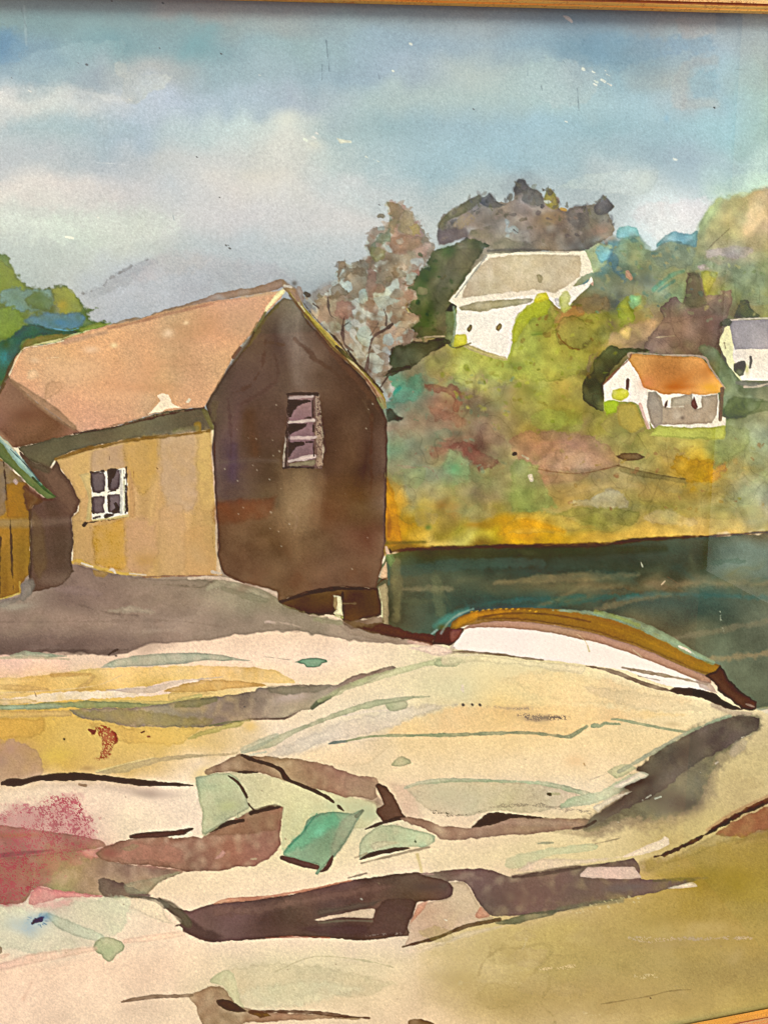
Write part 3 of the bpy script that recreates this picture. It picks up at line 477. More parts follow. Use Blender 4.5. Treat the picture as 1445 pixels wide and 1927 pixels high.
# little leafy dabs
q = random.Random(77)
for (x0, y0, x1, y1, cs, n) in ((830, 395, 1150, 460, ['#5c504c', '#8c7c6c', '#6c6048', '#9c8c84'], 60), (975, 570, 1200, 720, ['#8c9430', '#6c7028', '#b8bc48', '#7c6030', '#a4a840'], 80), (1120, 450, 1330, 600, ['#5c8478', '#7c8c5c', '#98a070', '#4c7078', '#a89c6c'], 80), (740, 700, 970, 900, ['#8c5c4c', '#7c9478', '#a88c74', '#6c7c60'], 70), (1330, 480, 1445, 600, ['#8c9c7c', '#7c8c60', '#b0b080'], 40), (830, 660, 1090, 800, ['#a8ac48', '#7c8a2c', '#c4bc60', '#8c8438'], 80), (780, 470, 860, 640, ['#24401a', '#3c4c24', '#5c5838'], 40), (1040, 820, 1440, 960, ['#a08444', '#8c8844', '#b89c60', '#946c48'], 70)):
    for _ in range(n):
        x, y = q.uniform(x0, x1), q.uniform(y0, y1); r = q.uniform(1.5, 6); t = q.uniform(0, 3.14)
        j, i = min(int(np.searchsorted(YS, y)), H-1), min(int(np.searchsorted(XS, x)), W-1)
        if NAMES[REG[j, i]] in ('painted_sky', 'rock_ledge'): continue
        L(f'{x},{y},{r} {x+r*1.6*math.cos(t)},{y+r*math.sin(t)},{r*q.uniform(.3, 1)}', q.choice(cs), a=q.uniform(.25, .6), soft=q.choice((1, 1.6, 3)), rough=2, edge=.1)

# ================================================================ houses on the hill
RG = 'painted_white_house'
F('860,566 862,560 1040,545 1100,535 1112,520 1115,530 1100,545 1070,575 1050,580 1030,560 1000,575 980,590 966,612 963,645 954,676 915,662 878,648 853,632 857,600', '#e2dcd4', soft=.9, rough=.9, edge=.03, tex=.02, region=RG)
G('919,479 960,476 994,474 1050,475 1100,472 1108,490 1116,512 1093,520 1075,545 1045,562 1000,555 960,560 862,577 843,567 862,545 890,505', '#dcd2c0', soft=.9, rough=1.1, edge=.0, tex=.03, region=RG)
G('920,484 994,478 1092,480 1093,500 1088,520 1070,538 1045,550 1000,545 940,552 868,562 870,548 892,512', '#b9ad94', a=.92, soft=1.6, rough=1.6, edge=.04, tex=.08, col2='#aea186', region=RG)
L('915,481,3 890,515,2.5 856,560,2', '#a8a498', a=.8); L('919,479,2 1000,475,2 1092,474,2', '#e4d8c4', a=.8)
L('918,472,5 960,470,5 1030,471,3', '#5f5b55', a=.7, soft=2)
F('864,577 900,568 960,563 1002,562 998,569 960,577 905,585 868,584', '#a59a7c', a=.95, soft=1.2, rough=1.2, edge=.1)
F('878,617 884,610 889,612 888,620 883,626 878,622', '#8f8156', rough=.7, edge=.3, ew=1.4); F('933,615 940,608 945,611 943,619 938,624 933,620', '#948458', rough=.7, edge=.3, ew=1.4)
F('1008,518 1014,515 1021,521 1019,532 1012,530', '#968a68', a=.9, soft=1.2, rough=1); B(1026, 524, 7, 7, '#d2c4a4', .7)
F('854,630 876,629 878,645 866,652 850,652', '#b8b834', a=.95, soft=1.3, rough=1.4, col2='#cac84c')
G('873,652 880,648 915,662 950,672 954,677 945,678 905,668', '#c8bc84', a=.9, soft=1.2, rough=1); L('858,655,3 885,646,2', '#6c6430', a=.8)
L('853,578,5 857,605,4 852,650,3', '#8fa084', a=.8); F('1042,562 1048,560 1058,572 1052,580 1044,572','#c4c4bc',a=.8,rough=.8)
F('966,612 970,596 985,580 1003,566 1020,556 1035,570 1030,590 1000,600 980,625 968,650 962,640', '#b0b63c', a=.85, soft=1.6, rough=2, edge=.1, col2='#9ca034', region='painted_olive_tree')
F('1003,566 1012,552 1026,550 1032,560 1022,566 1010,570', '#dccf3c', a=.9, soft=1.3)
F('1052,575 1054,555 1066,547 1074,556 1070,572 1076,580 1060,588', '#b8bc64', a=.85, soft=1.5, rough=2)
RG = 'painted_orange_roofed_cottage'
G('1181,677 1205,680 1218,738 1222,806 1210,785 1202,762 1189,757 1160,755 1136,770 1136,752 1134,725', '#e3dcd3', soft=.9, rough=.9, edge=.02, tex=.02, region=RG)
G('1216,732 1350,738 1356,782 1365,786 1364,806 1228,806 1219,790', '#dfd6ca', soft=.9, rough=.9, edge=.02, region=RG)
G('1219,738 1232,736 1240,745 1246,765 1262,768 1262,748 1276,746 1300,741 1303,760 1308,770 1318,765 1320,746 1350,741 1347,780 1339,796 1300,799 1238,799 1233,806 1223,795 1217,766', '#a99b86', a=.95, soft=1.1, rough=1.2, col2='#9c8e7e', edge=.12, region=RG)
G('1219,738 1235,736 1240,752 1248,766 1245,798 1233,806 1223,795 1217,766', '#8c8376', a=.7, soft=2, rough=1.2, edge=.1)
F('1264,752 1275,747 1300,748 1300,760 1265,764', '#a8a090', a=.6, soft=1.4)
G('1186,666 1230,668 1319,672 1330,684 1339,700 1361,725 1361,738 1340,741 1322,744 1285,741 1260,742 1245,743 1225,735 1210,729 1200,705 1190,690 1181,678', '#bc8048', soft=1, rough=1.3, col2='#cc9458', tex=.12, edge=.12, region=RG)
B(1335, 728, 24, 9, '#d8a034', .7); B(1215, 718, 14, 12, '#c87850', .5); B(1270, 715, 24, 12, '#a85a1c', .45, rot=-30); B(1330, 700, 14, 18, '#8c4c1c', .4, rot=30); B(1280,728,26,7,'#a04c14',.5)
L('1134,724,3 1160,697,3 1181,678,3 1188,664,3', '#8c6450', a=.9); L('1183,672,3 1187,664,4 1250,668,3 1319,671,4 1335,690,3 1352,715,3 1363,730,3', '#b8a48c', a=.85)
L('1358,732,8 1356,760,9 1354,790,7', '#7c6448', a=.85, rough=.8)
F('1177,715 1180,711 1184,714 1182,735 1177,732', '#6a4c44', rough=.5); F('1252,755 1256,752 1255,764 1250,768 1249,762', '#6a4c48', rough=.5)
F('1302,752 1305,746 1308,752 1312,766 1308,771 1301,766 1299,758', '#6a4a44', rough=.6); B(1283, 786, 4, 4, '#5c5048', .6); L('1262,766,1.4 1285,765,1.4', '#cfc4b4')
F('1152,735 1168,731 1181,735 1180,746 1168,754 1152,750', '#b9bc3c', a=.95, soft=1.3, rough=1.3, col2='#d0c848'); F('1136,757 1152,752 1163,756 1158,775 1140,780', '#9cae34', a=.9, soft=1.5, rough=1.6)
F('1160,765 1185,757 1196,762 1205,785 1212,800 1190,815 1165,800', '#a8984a', a=.85, soft=1.5, rough=1.5, edge=.1)
L('1203,760,6 1210,780,7 1219,805,6', '#dcb4a0', a=.85)
G('1238,801 1300,804 1364,802 1362,827 1294,826 1250,822 1222,820 1232,806', '#a7b055', a=.95, soft=1.2, rough=1.3, col2='#b8bc60', edge=.14, region='painted_lawn')
RG = 'painted_grey_roofed_house'
G('1367,610 1385,612 1395,720 1372,690 1352,648 1355,635', '#d8d2ac', soft=.9, rough=1, edge=.04, region=RG)
G('1379,650 1800,650 1800,716 1395,716 1385,690 1378,670', '#ddd2cc', soft=.9, rough=.9, edge=.0, region=RG)
G('1370,604 1385,602 1800,597 1800,655 1382,657 1376,635', '#8f8a90', soft=.9, rough=1, col2='#a39c9e', edge=.06, region=RG)
L('1371,603,3 1400,600,2.5 1460,598,2.5', '#d8d0c8', a=.9); L('1411,672,5 1412,680,5 1410,692,4', '#6e6a6a', rough=.6); L('1362,645,3 1364,655,3', '#b4ac88')
F('1380,684 1400,679 1403,690 1398,705 1390,708 1380,698', '#444c34', a=.95, soft=1.1, rough=1.1); B(1404, 692, 4, 10, '#a8a858', .6)
F('1396,718 1800,716 1800,726 1420,730 1398,726', '#82807c', a=.75, soft=2, rough=1.5); L('1400,728,5 1420,728,4 1445,722,4', '#d8c8b0', a=.8)
F('1355,606 1372,598 1378,606 1372,614 1356,614', '#555c50', a=.8, soft=1.4)

# ================================================================ water
apply_field([(995, [(727,(80,80,50)),(1100,(60,60,35)),(1350,(80,95,90)),(1450,(110,105,90))]),
 (1040, [(727,(88,100,60)),(800,(62,68,45)),(1000,(46,58,48)),(1200,(52,70,66)),(1320,(62,78,72)),(1360,(92,112,115)),(1450,(102,122,126))]),  # right-hand water colours include the glass reflection, partly taken off in lin
 (1070, [(727,(80,95,78)),(800,(52,72,62)),(1000,(45,68,66)),(1150,(50,66,58)),(1320,(66,80,70)),(1360,(98,120,124)),(1450,(108,128,130))]),
 (1100, [(727,(78,84,70)),(800,(72,86,76)),(900,(62,80,72)),(1000,(78,86,72)),(1100,(96,96,78)),(1250,(90,90,74)),(1360,(98,108,98)),(1450,(98,108,100))]),
 (1130, [(727,(72,80,66)),(800,(68,86,78)),(900,(42,76,76)),(1000,(44,74,74)),(1100,(62,80,72)),(1200,(60,82,82)),(1320,(66,90,90)),(1450,(92,104,98))]),
 (1180, [(727,(72,78,64)),(800,(66,84,78)),(860,(50,92,90)),(1100,(82,88,74)),(1250,(92,96,82)),(1350,(86,100,92)),(1450,(92,104,98))]),
 (1350, [(727,(80,100,100)),(1250,(92,104,92)),(1350,(90,102,92)),(1450,(84,96,88))])],
 (700, 995, 1800, 1360), '727,1046 760,1036 800,1031 906,1027 1000,1026 1123,1025 1190,1014 1344,1008 1445,1002 1800,990 1800,1340 1421,1334 1350,1260 1250,1200 1100,1156 950,1150 860,1176 825,1192 816,1203 732,1184 700,1100', warp=10, tex=.09, soft=1.2, rough=1.6, region='painted_water')
L('727,1040,4 788,1033,6 906,1029,7 1010,1027,8 1123,1025,9 1190,1017,7 1290,1010,5 1344,1008,4 1445,1001,3', '#4a3216', a=.85, soft=2.5, rough=1.2)
L('960,1040,16 1100,1036,18 1250,1032,10', '#2f3c2a', a=.55, soft=7)
for s, c, a in (('930,1098,6 1010,1090,14 1100,1086,16 1200,1082,8', '#7c7660', .6), ('1120,1150,6 1180,1130,12 1260,1118,8', '#7f7a64', .45), ('880,1142,8 960,1130,8 1050,1128,8 1100,1122,4', '#1f5c64', .6), ('1010,1142,5 1090,1132,8 1140,1124,8 1200,1118,5', '#1f5c60', .6), ('1160,1128,6 1240,1118,7 1340,1120,6 1440,1125,6', '#3a6870', .45), ('1240,1205,8 1330,1190,10 1440,1170,10', '#78786a', .5), ('1330,1240,8 1400,1235,12 1460,1225,12', '#9a8c74', .5), ('760,1110,8 850,1108,10', '#8a8872', .4), ('760,1075,20 900,1060,20 1020,1060,14', '#3c5a5c', .4), ('1220,1100,16 1340,1098,10 1440,1096,12', '#8a8470', .35), ('820,1090,18 830,1150,22', '#6c7860', .3), ('745,1060,14 748,1160,16', '#7c7a5c', .45), ('1170,1100,6 1100,1110,8', '#6f7460', .4), ('960,1155,5 1030,1135,7 1100,1100,8', '#7c7862', .35)):
    L(s, c, a=a, soft=4, rough=2.5, edge=0)
mottle(740, 1040, 1440, 1140, ['#3f5c58', '#5c6c58', '#2f5458', '#6c7058'], 30, 4, 10, .3, 12, hardp=.3, asp=5)
L('820,1178,10 850,1160,14 880,1148,8', '#4a9498', a=.55, soft=4); L('810,1195,4 822,1186,5', '#9cc0d0', a=.9, soft=1.4)
L('1354,1150,2 1356,1170,1.5 1362,1190,1.4', '#a8bcb8', a=.6, dry=.8); L('1205,1058,1.4 1208,1066,1.4', '#9cb0ac'); L('1243,1100,1.6 1250,1093,1.4', '#d0ccb8'); L('1255,1085,1.2 1275,1098,1.2', '#6c5a48', a=.6)
# dry sand sliver right of the boat
F('1420,1338 1445,1330 1800,1322 1800,1350 1440,1350 1422,1345', '#dcd0b8', soft=1, rough=.8)
L('1418,1338,4 1435,1333,7 1450,1330,7', '#7f8c78', a=.8)

# ================================================================ foreground paper and rocks: broad field first
apply_field([(1080, [(-430,(150,130,112)),(700,(150,135,112))]),
 (1190, [(-430,(150,130,115)),(0,(150,128,112)),(400,(226,198,170)),(700,(226,200,170)),(860,(222,210,175)),(1100,(220,205,160)),(1450,(215,200,160))]),
 (1240, [(-430,(224,190,168)),(0,(226,190,170)),(120,(224,196,168)),(400,(228,202,176)),(640,(228,205,182)),(800,(216,206,168)),(900,(214,206,160)),(1050,(216,205,155)),(1200,(226,212,178)),(1450,(222,208,175))]),
 (1290, [(-430,(222,186,110)),(0,(222,190,130)),(200,(225,190,96)),(400,(225,196,120)),(560,(226,202,170)),(700,(220,205,168)),(850,(210,205,160)),(950,(222,202,142)),(1100,(216,202,150)),(1280,(220,206,166)),(1450,(220,206,172))]),
 (1340, [(-430,(205,165,70)),(0,(205,168,70)),(200,(210,175,84)),(380,(214,182,100)),(480,(222,200,165)),(620,(216,202,172)),(740,(208,202,174)),(850,(220,202,150)),(950,(226,196,124)),(1100,(226,202,148)),(1300,(222,206,160)),(1400,(215,200,155)),(1450,(205,190,145))]),
 (1390, [(-430,(206,160,52)),(0,(208,165,58)),(120,(212,178,88)),(300,(216,182,92)),(430,(218,190,128)),(520,(214,200,176)),(640,(210,200,180)),(760,(224,200,148)),(950,(226,200,142)),(1100,(226,202,150)),(1300,(222,202,150)),(1380,(190,175,130)),(1450,(198,182,132))]),
 (1440, [(-430,(190,150,110)),(0,(184,152,108)),(120,(206,168,76)),(260,(212,180,108)),(380,(226,206,176)),(500,(226,205,170)),(700,(224,204,162)),(900,(226,205,160)),(1150,(228,206,162)),(1300,(200,184,130)),(1450,(200,184,128))]),
 (1490, [(-430,(226,206,176)),(0,(226,206,176)),(150,(226,205,178)),(300,(226,206,184)),(380,(228,214,190)),(560,(212,206,160)),(740,(222,196,160)),(900,(204,194,172)),(1100,(215,200,168)),(1300,(185,168,120)),(1450,(200,184,130))]),
 (1550, [(-430,(214,190,170)),(0,(214,190,172)),(150,(220,190,172)),(250,(224,208,178)),(360,(226,208,186)),(560,(206,202,150)),(700,(208,204,168)),(860,(222,200,168)),(1100,(212,196,150)),(1250,(190,174,112)),(1350,(196,180,118)),(1450,(165,130,90))]),
 (1610, [(-430,(170,130,115)),(0,(175,135,120)),(300,(222,200,170)),(560,(216,206,160)),(700,(222,206,170)),(900,(220,204,162)),(1050,(212,200,150)),(1200,(200,184,128)),(1300,(172,150,85)),(1450,(165,142,66))]),
 (1660, [(-430,(200,160,150)),(0,(205,160,148)),(300,(224,204,168)),(420,(228,208,172)),(640,(226,208,176)),(860,(214,195,170)),(1200,(186,160,100)),(1320,(152,130,40)),(1450,(156,134,48))]),
 (1710, [(-430,(206,206,180)),(0,(206,204,180)),(200,(206,204,176)),(300,(228,206,176)),(420,(226,206,176)),(800,(200,180,158)),(960,(190,170,130)),(1150,(186,166,100)),(1300,(160,138,55)),(1450,(158,138,62))]),
 (1760, [(-430,(210,206,180)),(0,(210,205,180)),(120,(214,206,182)),(300,(228,206,178)),(600,(224,206,178)),(760,(210,196,170)),(850,(204,188,140)),(1000,(186,170,98)),(1200,(172,155,85)),(1450,(175,152,75))]),
 (1820, [(-430,(230,200,170)),(0,(228,198,170)),(300,(228,202,172)),(480,(206,198,160)),(640,(204,196,158)),(780,(212,194,156)),(900,(194,178,122)),(1050,(174,160,94)),(1200,(165,150,85)),(1450,(158,142,80))]),
 (1870, [(-430,(228,198,172)),(0,(226,198,172)),(300,(224,202,172)),(440,(198,190,150)),(640,(204,190,152)),(780,(208,188,150)),(900,(178,160,98)),(1050,(170,152,90)),(1250,(172,155,92)),(1450,(176,160,85))]),
 (1930, [(-430,(226,200,174)),(0,(226,200,174)),(300,(220,200,170)),(480,(214,196,165)),(640,(212,194,160)),(800,(214,192,155)),(950,(195,175,120)),(1100,(185,168,115)),(1250,(182,166,100)),(1450,(176,160,85))]),
 (2300, [(-430,(226,200,174)),(1450,(182,166,100))])], (-430, 1060, 1800, 2300),
 '-470,1030 100,1040 420,1070 560,1120 720,1184 816,1203 840,1212 900,1215 1000,1215 1190,1240 1300,1290 1421,1334 1470,1344 1850,1340 1850,2340 -470,2340', warp=9, tex=.022, rough=1.2, region='painted_rock_ledges')
FG = 'painted_rock_ledges'
# grey-brown slope in front of the barn
apply_field([(1050, [(-430,(135,115,98)),(60,(120,105,88)),(150,(122,102,90)),(450,(150,142,115)),(700,(150,138,112))]),
 (1120, [(-430,(142,122,105)),(60,(138,124,108)),(130,(118,100,90)),(200,(132,112,98)),(350,(140,124,104)),(460,(150,146,118)),(560,(120,112,82)),(700,(120,104,86))]),
 (1170, [(-430,(140,118,105)),(100,(140,120,104)),(300,(146,128,112)),(450,(140,126,108)),(600,(140,130,108)),(700,(140,124,105))]),
 (1215, [(-430,(106,90,82)),(40,(104,88,80)),(150,(102,86,78)),(240,(110,94,84)),(330,(142,124,108)),(500,(146,132,112)),(700,(150,134,114)),(820,(160,140,120))]),
 (1245, [(-430,(100,84,76)),(800,(140,124,108))])], (-430, 1040, 840, 1250),
 '-470,1105 0,1128 40,1115 60,1085 137,1056 165,1068 215,1078 290,1088 380,1090 440,1095 500,1112 530,1132 570,1155 645,1170 700,1190 760,1203 812,1212 740,1213 650,1203 560,1188 520,1186 480,1192 420,1199 380,1205 330,1208 270,1215 240,1228 200,1233 150,1228 90,1226 40,1233 -470,1240', warp=8, tex=.06, rough=2, edge=.08, region=FG)
for s, c, w, a in (('150,1138,2 200,1152,2.5 260,1158,2', '#6c5c50', 0, .45), ('110,1108,14 150,1112,18 190,1118,8', '#8a7670', 0, .5), ('205,1150,6 250,1146,12 290,1152,5', '#a89c84', 0, .6), ('0,1170,2 130,1170,2 320,1168,2 420,1180,2', '#7c6a5c', 0, .35),
                   ('290,1100,2 340,1102,2 375,1106,3 395,1098,2 410,1092,2', '#6c6450', 0, .5), ('395,1105,14 430,1098,12 500,1122,10', '#a8a484', 0, .6), ('420,1108,8 460,1120,14 500,1130,10', '#7e8062', 0, .5), ('500,1170,1.6 530,1172,4 566,1180,1', '#c8b8a0', 0, .9), ('500,1176,12 560,1186,8', '#84705f', 0, .3), ('595,1165,14 640,1172,10', '#8f9468', 0, .4), ('60,1225,8 170,1227,10 240,1222,6', '#54463e', 0, .45), ('270,1188,4 330,1186,4', '#b4a08c', 0, .3)):
    L(s, c, a=a, soft=2.5, rough=2)
mottle(0, 1120, 400, 1220, ['#8c7464', '#a08c7a', '#7c6c5c', '#9a8a70'], 24, 6, 18, .25, 21, asp=3)
L('206,1232,3 213,1226,4 222,1222,3', '#4c4038', a=.9); L('218,1234,3 220,1234,3', '#5c5048', edge=0)
F('20,1233 45,1225 60,1226 90,1229 128,1235 90,1237 30,1237', '#9aa88a', a=.85, rough=.8, edge=.12)
L('0,1238,4 60,1237,5 130,1240,3', '#a8a884', a=.6); F('0,1230 40,1236 120,1240 130,1262 60,1272 -60,1275 -60,1240', '#e2b09c', a=.35, soft=6, rough=4)
F('190,1256 200,1248 215,1242 260,1233 330,1228 400,1230 470,1243 462,1244 380,1243 330,1250 240,1255 192,1257', '#a2ad90', a=.85, rough=.8, edge=.12)
F('555,1246 568,1241 580,1239 600,1239 614,1242 616,1246 606,1249 602,1254 590,1257 578,1256 572,1250 556,1247', '#759d7c', rough=.7, edge=.25, ew=1.5); L('500,1236,1.5 545,1242,1.5', '#c4b09c')
# yellow band
F('-470,1275 0,1275 60,1272 100,1268 170,1258 240,1256 350,1253 450,1254 520,1262 545,1275 556,1286 530,1287 500,1284 470,1290 400,1283 330,1290 270,1298 200,1300 80,1302 0,1305 -470,1305', '#d9b25c', a=.9, rough=1.4, soft=1.2, col2='#e0bd72', tex=.08, edge=.05, region=FG)
L('100,1270,10 170,1268,6', '#c4974c', a=.6, soft=2.5); L('-60,1290,8 40,1294,12 90,1297,6', '#c8a05c', a=.6, soft=2); F('130,1305 165,1280 175,1268 182,1275 165,1290 155,1303', '#c4a05c', a=.5, soft=2)
L('0,1303,3 80,1300,2.5 180,1290,2 230,1270,1.6', '#e8d09c', a=.5)
F('-60,1318 0,1316 60,1308 100,1303 220,1297 290,1288 340,1278 400,1280 330,1300 310,1306 240,1313 150,1316 60,1322 0,1326 -60,1326', '#dccabb', a=.8, rough=1.6, edge=.0)
F('200,1298 270,1293 340,1280 420,1274 350,1283 318,1292 310,1300 260,1305', '#c4b09c', a=.7, rough=1.4, edge=.05)
F('310,1300 340,1288 380,1281 430,1280 480,1285 500,1290 450,1295 400,1301 340,1303', '#d0a555', a=.85, rough=1.4); F('318,1304 350,1302 390,1300 400,1306 345,1314 318,1318', '#e0c070', a=.8, rough=1.6)
F('-60,1318 20,1315 50,1315 70,1320 0,1326 -60,1328', '#d8bc6c', a=.7, rough=1.5)
L('66,1301,2 69,1310,3', '#a88c6c', a=.8)
F('160,1318 240,1317 320,1318 345,1312 380,1305 380,1312 310,1326 240,1323 160,1322', '#cfc070', a=.8, rough=1)
# green line and long dark ledge stroke
F('-60,1326 40,1326 90,1322 115,1321 160,1318 200,1319 250,1322 310,1326 280,1331 200,1331 120,1332 60,1335 -60,1337', '#7d8a56', a=.92, rough=1.2, edge=.1, col2='#8c9a60')
F('-60,1328 30,1327 95,1323 125,1331 60,1334 -60,1337', '#a6bd98', a=.8, rough=1, soft=1.4)
F('130,1334 180,1332 250,1332 300,1326 350,1318 400,1312 440,1306 480,1300 484,1295 520,1292 554,1288 600,1289 637,1287 658,1275 675,1269 692,1266 720,1258 737,1252 744,1257 740,1262 715,1270 692,1281 665,1290 644,1299 628,1311 610,1322 588,1333 560,1340 536,1354 510,1354 470,1355 440,1361 425,1366 394,1367 350,1370 311,1369 242,1367 205,1358 156,1351 140,1343', '#84776a', a=.95, rough=1.5, soft=1, col2='#908070', tex=.12, edge=.16, region='painted_long_ledge_shadow')
F('330,1322 360,1314 405,1311 408,1320 370,1330 330,1331', '#6e6c48', a=.6, soft=2); F('130,1335 250,1336 330,1345 400,1355 380,1368 300,1368 205,1358 150,1348', '#8c8050', a=.55, soft=3, rough=3)
B(548, 1315, 34, 10, '#b4a49c', .8, rot=-5); F('505,1292 560,1290 620,1292 600,1302 540,1308 510,1304', '#6c6c5a', a=.55, soft=2.5); L('470,1354,4 500,1353,4 536,1352,4 560,1340,3', '#5c4c44', a=.6); L('588,1332,8 600,1322,10 622,1312,6', '#5c6650', a=.75, soft=1.4); L('640,1295,10 690,1282,8 740,1258,6', '#8f8272', a=.6, soft=2)
# ochre patch left
F('-60,1352 0,1350 70,1352 82,1345 84,1375 60,1388 0,1388 -60,1386', '#cfa040', a=.6, soft=2.5, rough=2); F('-60,1337 60,1337 130,1336 135,1348 60,1350 -60,1352', '#c8aa62', a=.7, soft=1.6, rough=1.5)
F('170,1358 240,1368 310,1370 380,1370 350,1392 330,1402 240,1398 200,1385', '#d8b050', a=.6, soft=2, rough=2.5); B(110, 1425, 50, 16, '#d8bc48', .6); B(300, 1390, 40, 14, '#d9b556', .5)
F('355,1390 372,1378 400,1370 430,1362 460,1358 455,1366 420,1374 395,1382 370,1388', '#b0a858', a=.75, soft=1.6); L('395,1366,3 430,1359,4 470,1356,4', '#6c7448', a=.6); B(470, 1370, 14, 10, '#e0bc64', .7)
F('-60,1392 0,1390 40,1392 55,1400 70,1415 80,1440 76,1458 30,1470 -60,1470', '#a5835f', a=.55, soft=3, rough=4, col2='#a8887c'); B(30, 1408, 34, 18, '#a88078', .5); B(0, 1440, 14, 16, '#8c6c60', .3)
L('168,1373,5 176,1377,9 180,1376,7', '#8c1c1c', a=.9, rough=2.5); F('180,1368 200,1366 218,1376 221,1392 214,1412 202,1424 188,1434 182,1428 194,1405 190,1388', '#94301c', a=.9, dry=.75, rough=3, soft=2); F('183,1370 205,1368 216,1380 216,1400 205,1415 192,1425 196,1395', '#c08858', a=.4, soft=3, rough=3)
L('267,1378,4 272,1376,4', '#7c3c1c'); L('279,1386,3 282,1386,3', '#a8603c'); L('121,1390,4 122,1391,4', '#5c5030', edge=0); L('460,1330,1 461,1330,1', '#555555')
F('180,1453 230,1438 280,1427 350,1420 430,1418 450,1414 440,1420 360,1426 300,1434 240,1452 200,1456', '#b4a478', a=.65, rough=1.5, soft=1.4, edge=.1); L('180,1452,1.5 240,1436,1.5 290,1425,1.5', '#e0cc84')
B(380, 1455, 24, 12, '#e0c470', .5, rot=-40); B(165, 1447, 14, 6, '#8c6c40', .4)
# black crack stroke
F('60,1460 140,1455 200,1462 300,1475 290,1495 240,1490 150,1482 60,1478', '#8c7460', a=.22, soft=10)
L('6,1474,6 18,1472,14 32,1472,16 48,1471,12 66,1466,10 80,1464,11 110,1462,14 150,1461,14 180,1463,12 205,1465,12 240,1470,11 265,1472,13 300,1475,9 335,1476,7 363,1478,3', '#2f1f10', rough=1, edge=.1, col2='#3c2a14', region='painted_crevice')
B(285, 1492, 40, 8, '#8c7c70', .5); L('150,1476,5 162,1478,4', '#7c6244', a=.6)
# crimson granulation + mauve strokes lower left
F('15,1512 50,1508 80,1512 100,1500 130,1496 150,1500 158,1530 172,1545 185,1570 196,1590 150,1590 100,1590 0,1565 -60,1560 -60,1520 10,1525', '#c08080', a=.3, rough=10, soft=9, edge=0)
F('20,1508 50,1518 100,1500 120,1498 155,1506 158,1532 172,1548 186,1575 160,1575 90,1545 50,1530', '#b05060', a=.55, dry=.95, rough=6, soft=4, edge=0); F('110,1500 150,1504 157,1535 140,1535 118,1515', '#b43c50', a=.55, dry=1.05, rough=4, soft=3)
F('-60,1553 0,1553 83,1563 150,1573 193,1583 200,1590 195,1594 146,1602 66,1612 0,1622 -60,1624', '#96705f', a=.8, rough=1.2, col2='#9c7868', tex=.14, edge=.12, region='painted_mauve_ledge'); L('-40,1616,10 20,1608,9 100,1600,3', '#6c3c44', a=.55, soft=2.5); B(30, 1572, 40, 5, '#9c6a3c', .5)
F('-60,1624 66,1609 146,1600 180,1612 210,1620 260,1628 345,1638 330,1648 300,1660 280,1680 262,1690 220,1692 190,1686 150,1682 110,1678 78,1668 60,1678 48,1695 20,1702 -60,1698', '#8f7462', a=.88, rough=1.6, col2='#96805f', tex=.14, edge=.1, region='painted_mauve_ledge')
F('-60,1625 40,1615 60,1640 55,1665 40,1695 10,1702 -60,1698', '#8e5a50', a=.4, soft=7, rough=7); F('-60,1600 60,1600 70,1640 50,1690 0,1700 -60,1700', '#8c3038', a=.5, dry=1.7, rough=7, soft=5, edge=0)
F('60,1650 90,1590 180,1600 150,1640 100,1640', '#a08a5c', a=.35, soft=10, rough=5)
F('146,1603 175,1598 205,1590 235,1588 205,1602 195,1612 172,1618 160,1608', '#d49484', a=.75, soft=1.6, rough=2.5)
F('205,1618 178,1605 200,1592 240,1585 300,1590 340,1600 345,1640 300,1636 260,1630', '#a8786a', a=.5, soft=4)
F('58,1680 72,1668 82,1670 110,1675 150,1682 190,1685 190,1688 140,1688 110,1692 70,1702 52,1704', '#d38680', a=.85, rough=1.6, soft=1.4)
F('60,1695 100,1690 140,1692 125,1718 90,1716 60,1710', '#c88c84', a=.45, soft=7, rough=6); B(110, 1710, 24, 14, '#cc8c8c', .35)
F('-60,1560 20,1530 80,1515 140,1520 170,1560 190,1600 120,1630 90,1670 40,1700 -60,1705', '#b06468', a=.28, rough=12, soft=16, edge=0)
F('-60,1540 40,1520 120,1500 160,1520 190,1580 150,1610 90,1640 60,1690 -60,1700', '#a04450', a=.5, dry=1.35, rough=10, soft=9, edge=0)
# brown rock shade
F('182,1606 198,1592 225,1583 262,1577 300,1574 340,1578 364,1574 380,1576 389,1571 410,1560 425,1552 440,1542 455,1535 475,1525 500,1520 527,1515 536,1518 533,1532 530,1548 527,1574 529,1590 511,1612 495,1620 477,1630 438,1632 419,1638 355,1640 320,1634 280,1628 240,1627 210,1624 190,1618', '#94705b', a=.93, rough=1.5, col2='#8d6c58', tex=.13, edge=.14, region='painted_brown_rock')
F('215,1610 250,1590 320,1588 345,1600 340,1625 280,1622 230,1620', '#b4806e', a=.6, soft=7, rough=4); B(205, 1606, 14, 10, '#8c4c48', .5); F('388,1573 430,1552 470,1530 525,1520 522,1560 480,1568 400,1574', '#85674f', a=.5, soft=3)
F('405,1616 412,1610 420,1600 425,1605 415,1614', '#d0a090', a=.9); L('473,1617,3 482,1616,4', '#c8b094'); F('230,1598 252,1588 262,1592 245,1602','#9a8c6c',a=.5,soft=2)
L('247,1575,7 262,1573,10 300,1570,12 340,1567,10 352,1563,7 364,1559,3', '#5a4038', rough=.8, region='painted_crevice')
L('387,1570,2 402,1561,7 425,1551,9 440,1547,8 458,1544,6', '#382818', rough=.7, region='painted_crevice'); L('473,1530,8 488,1525,10 512,1519,10 526,1518,7', '#3a281c', rough=.7, region='painted_crevice')
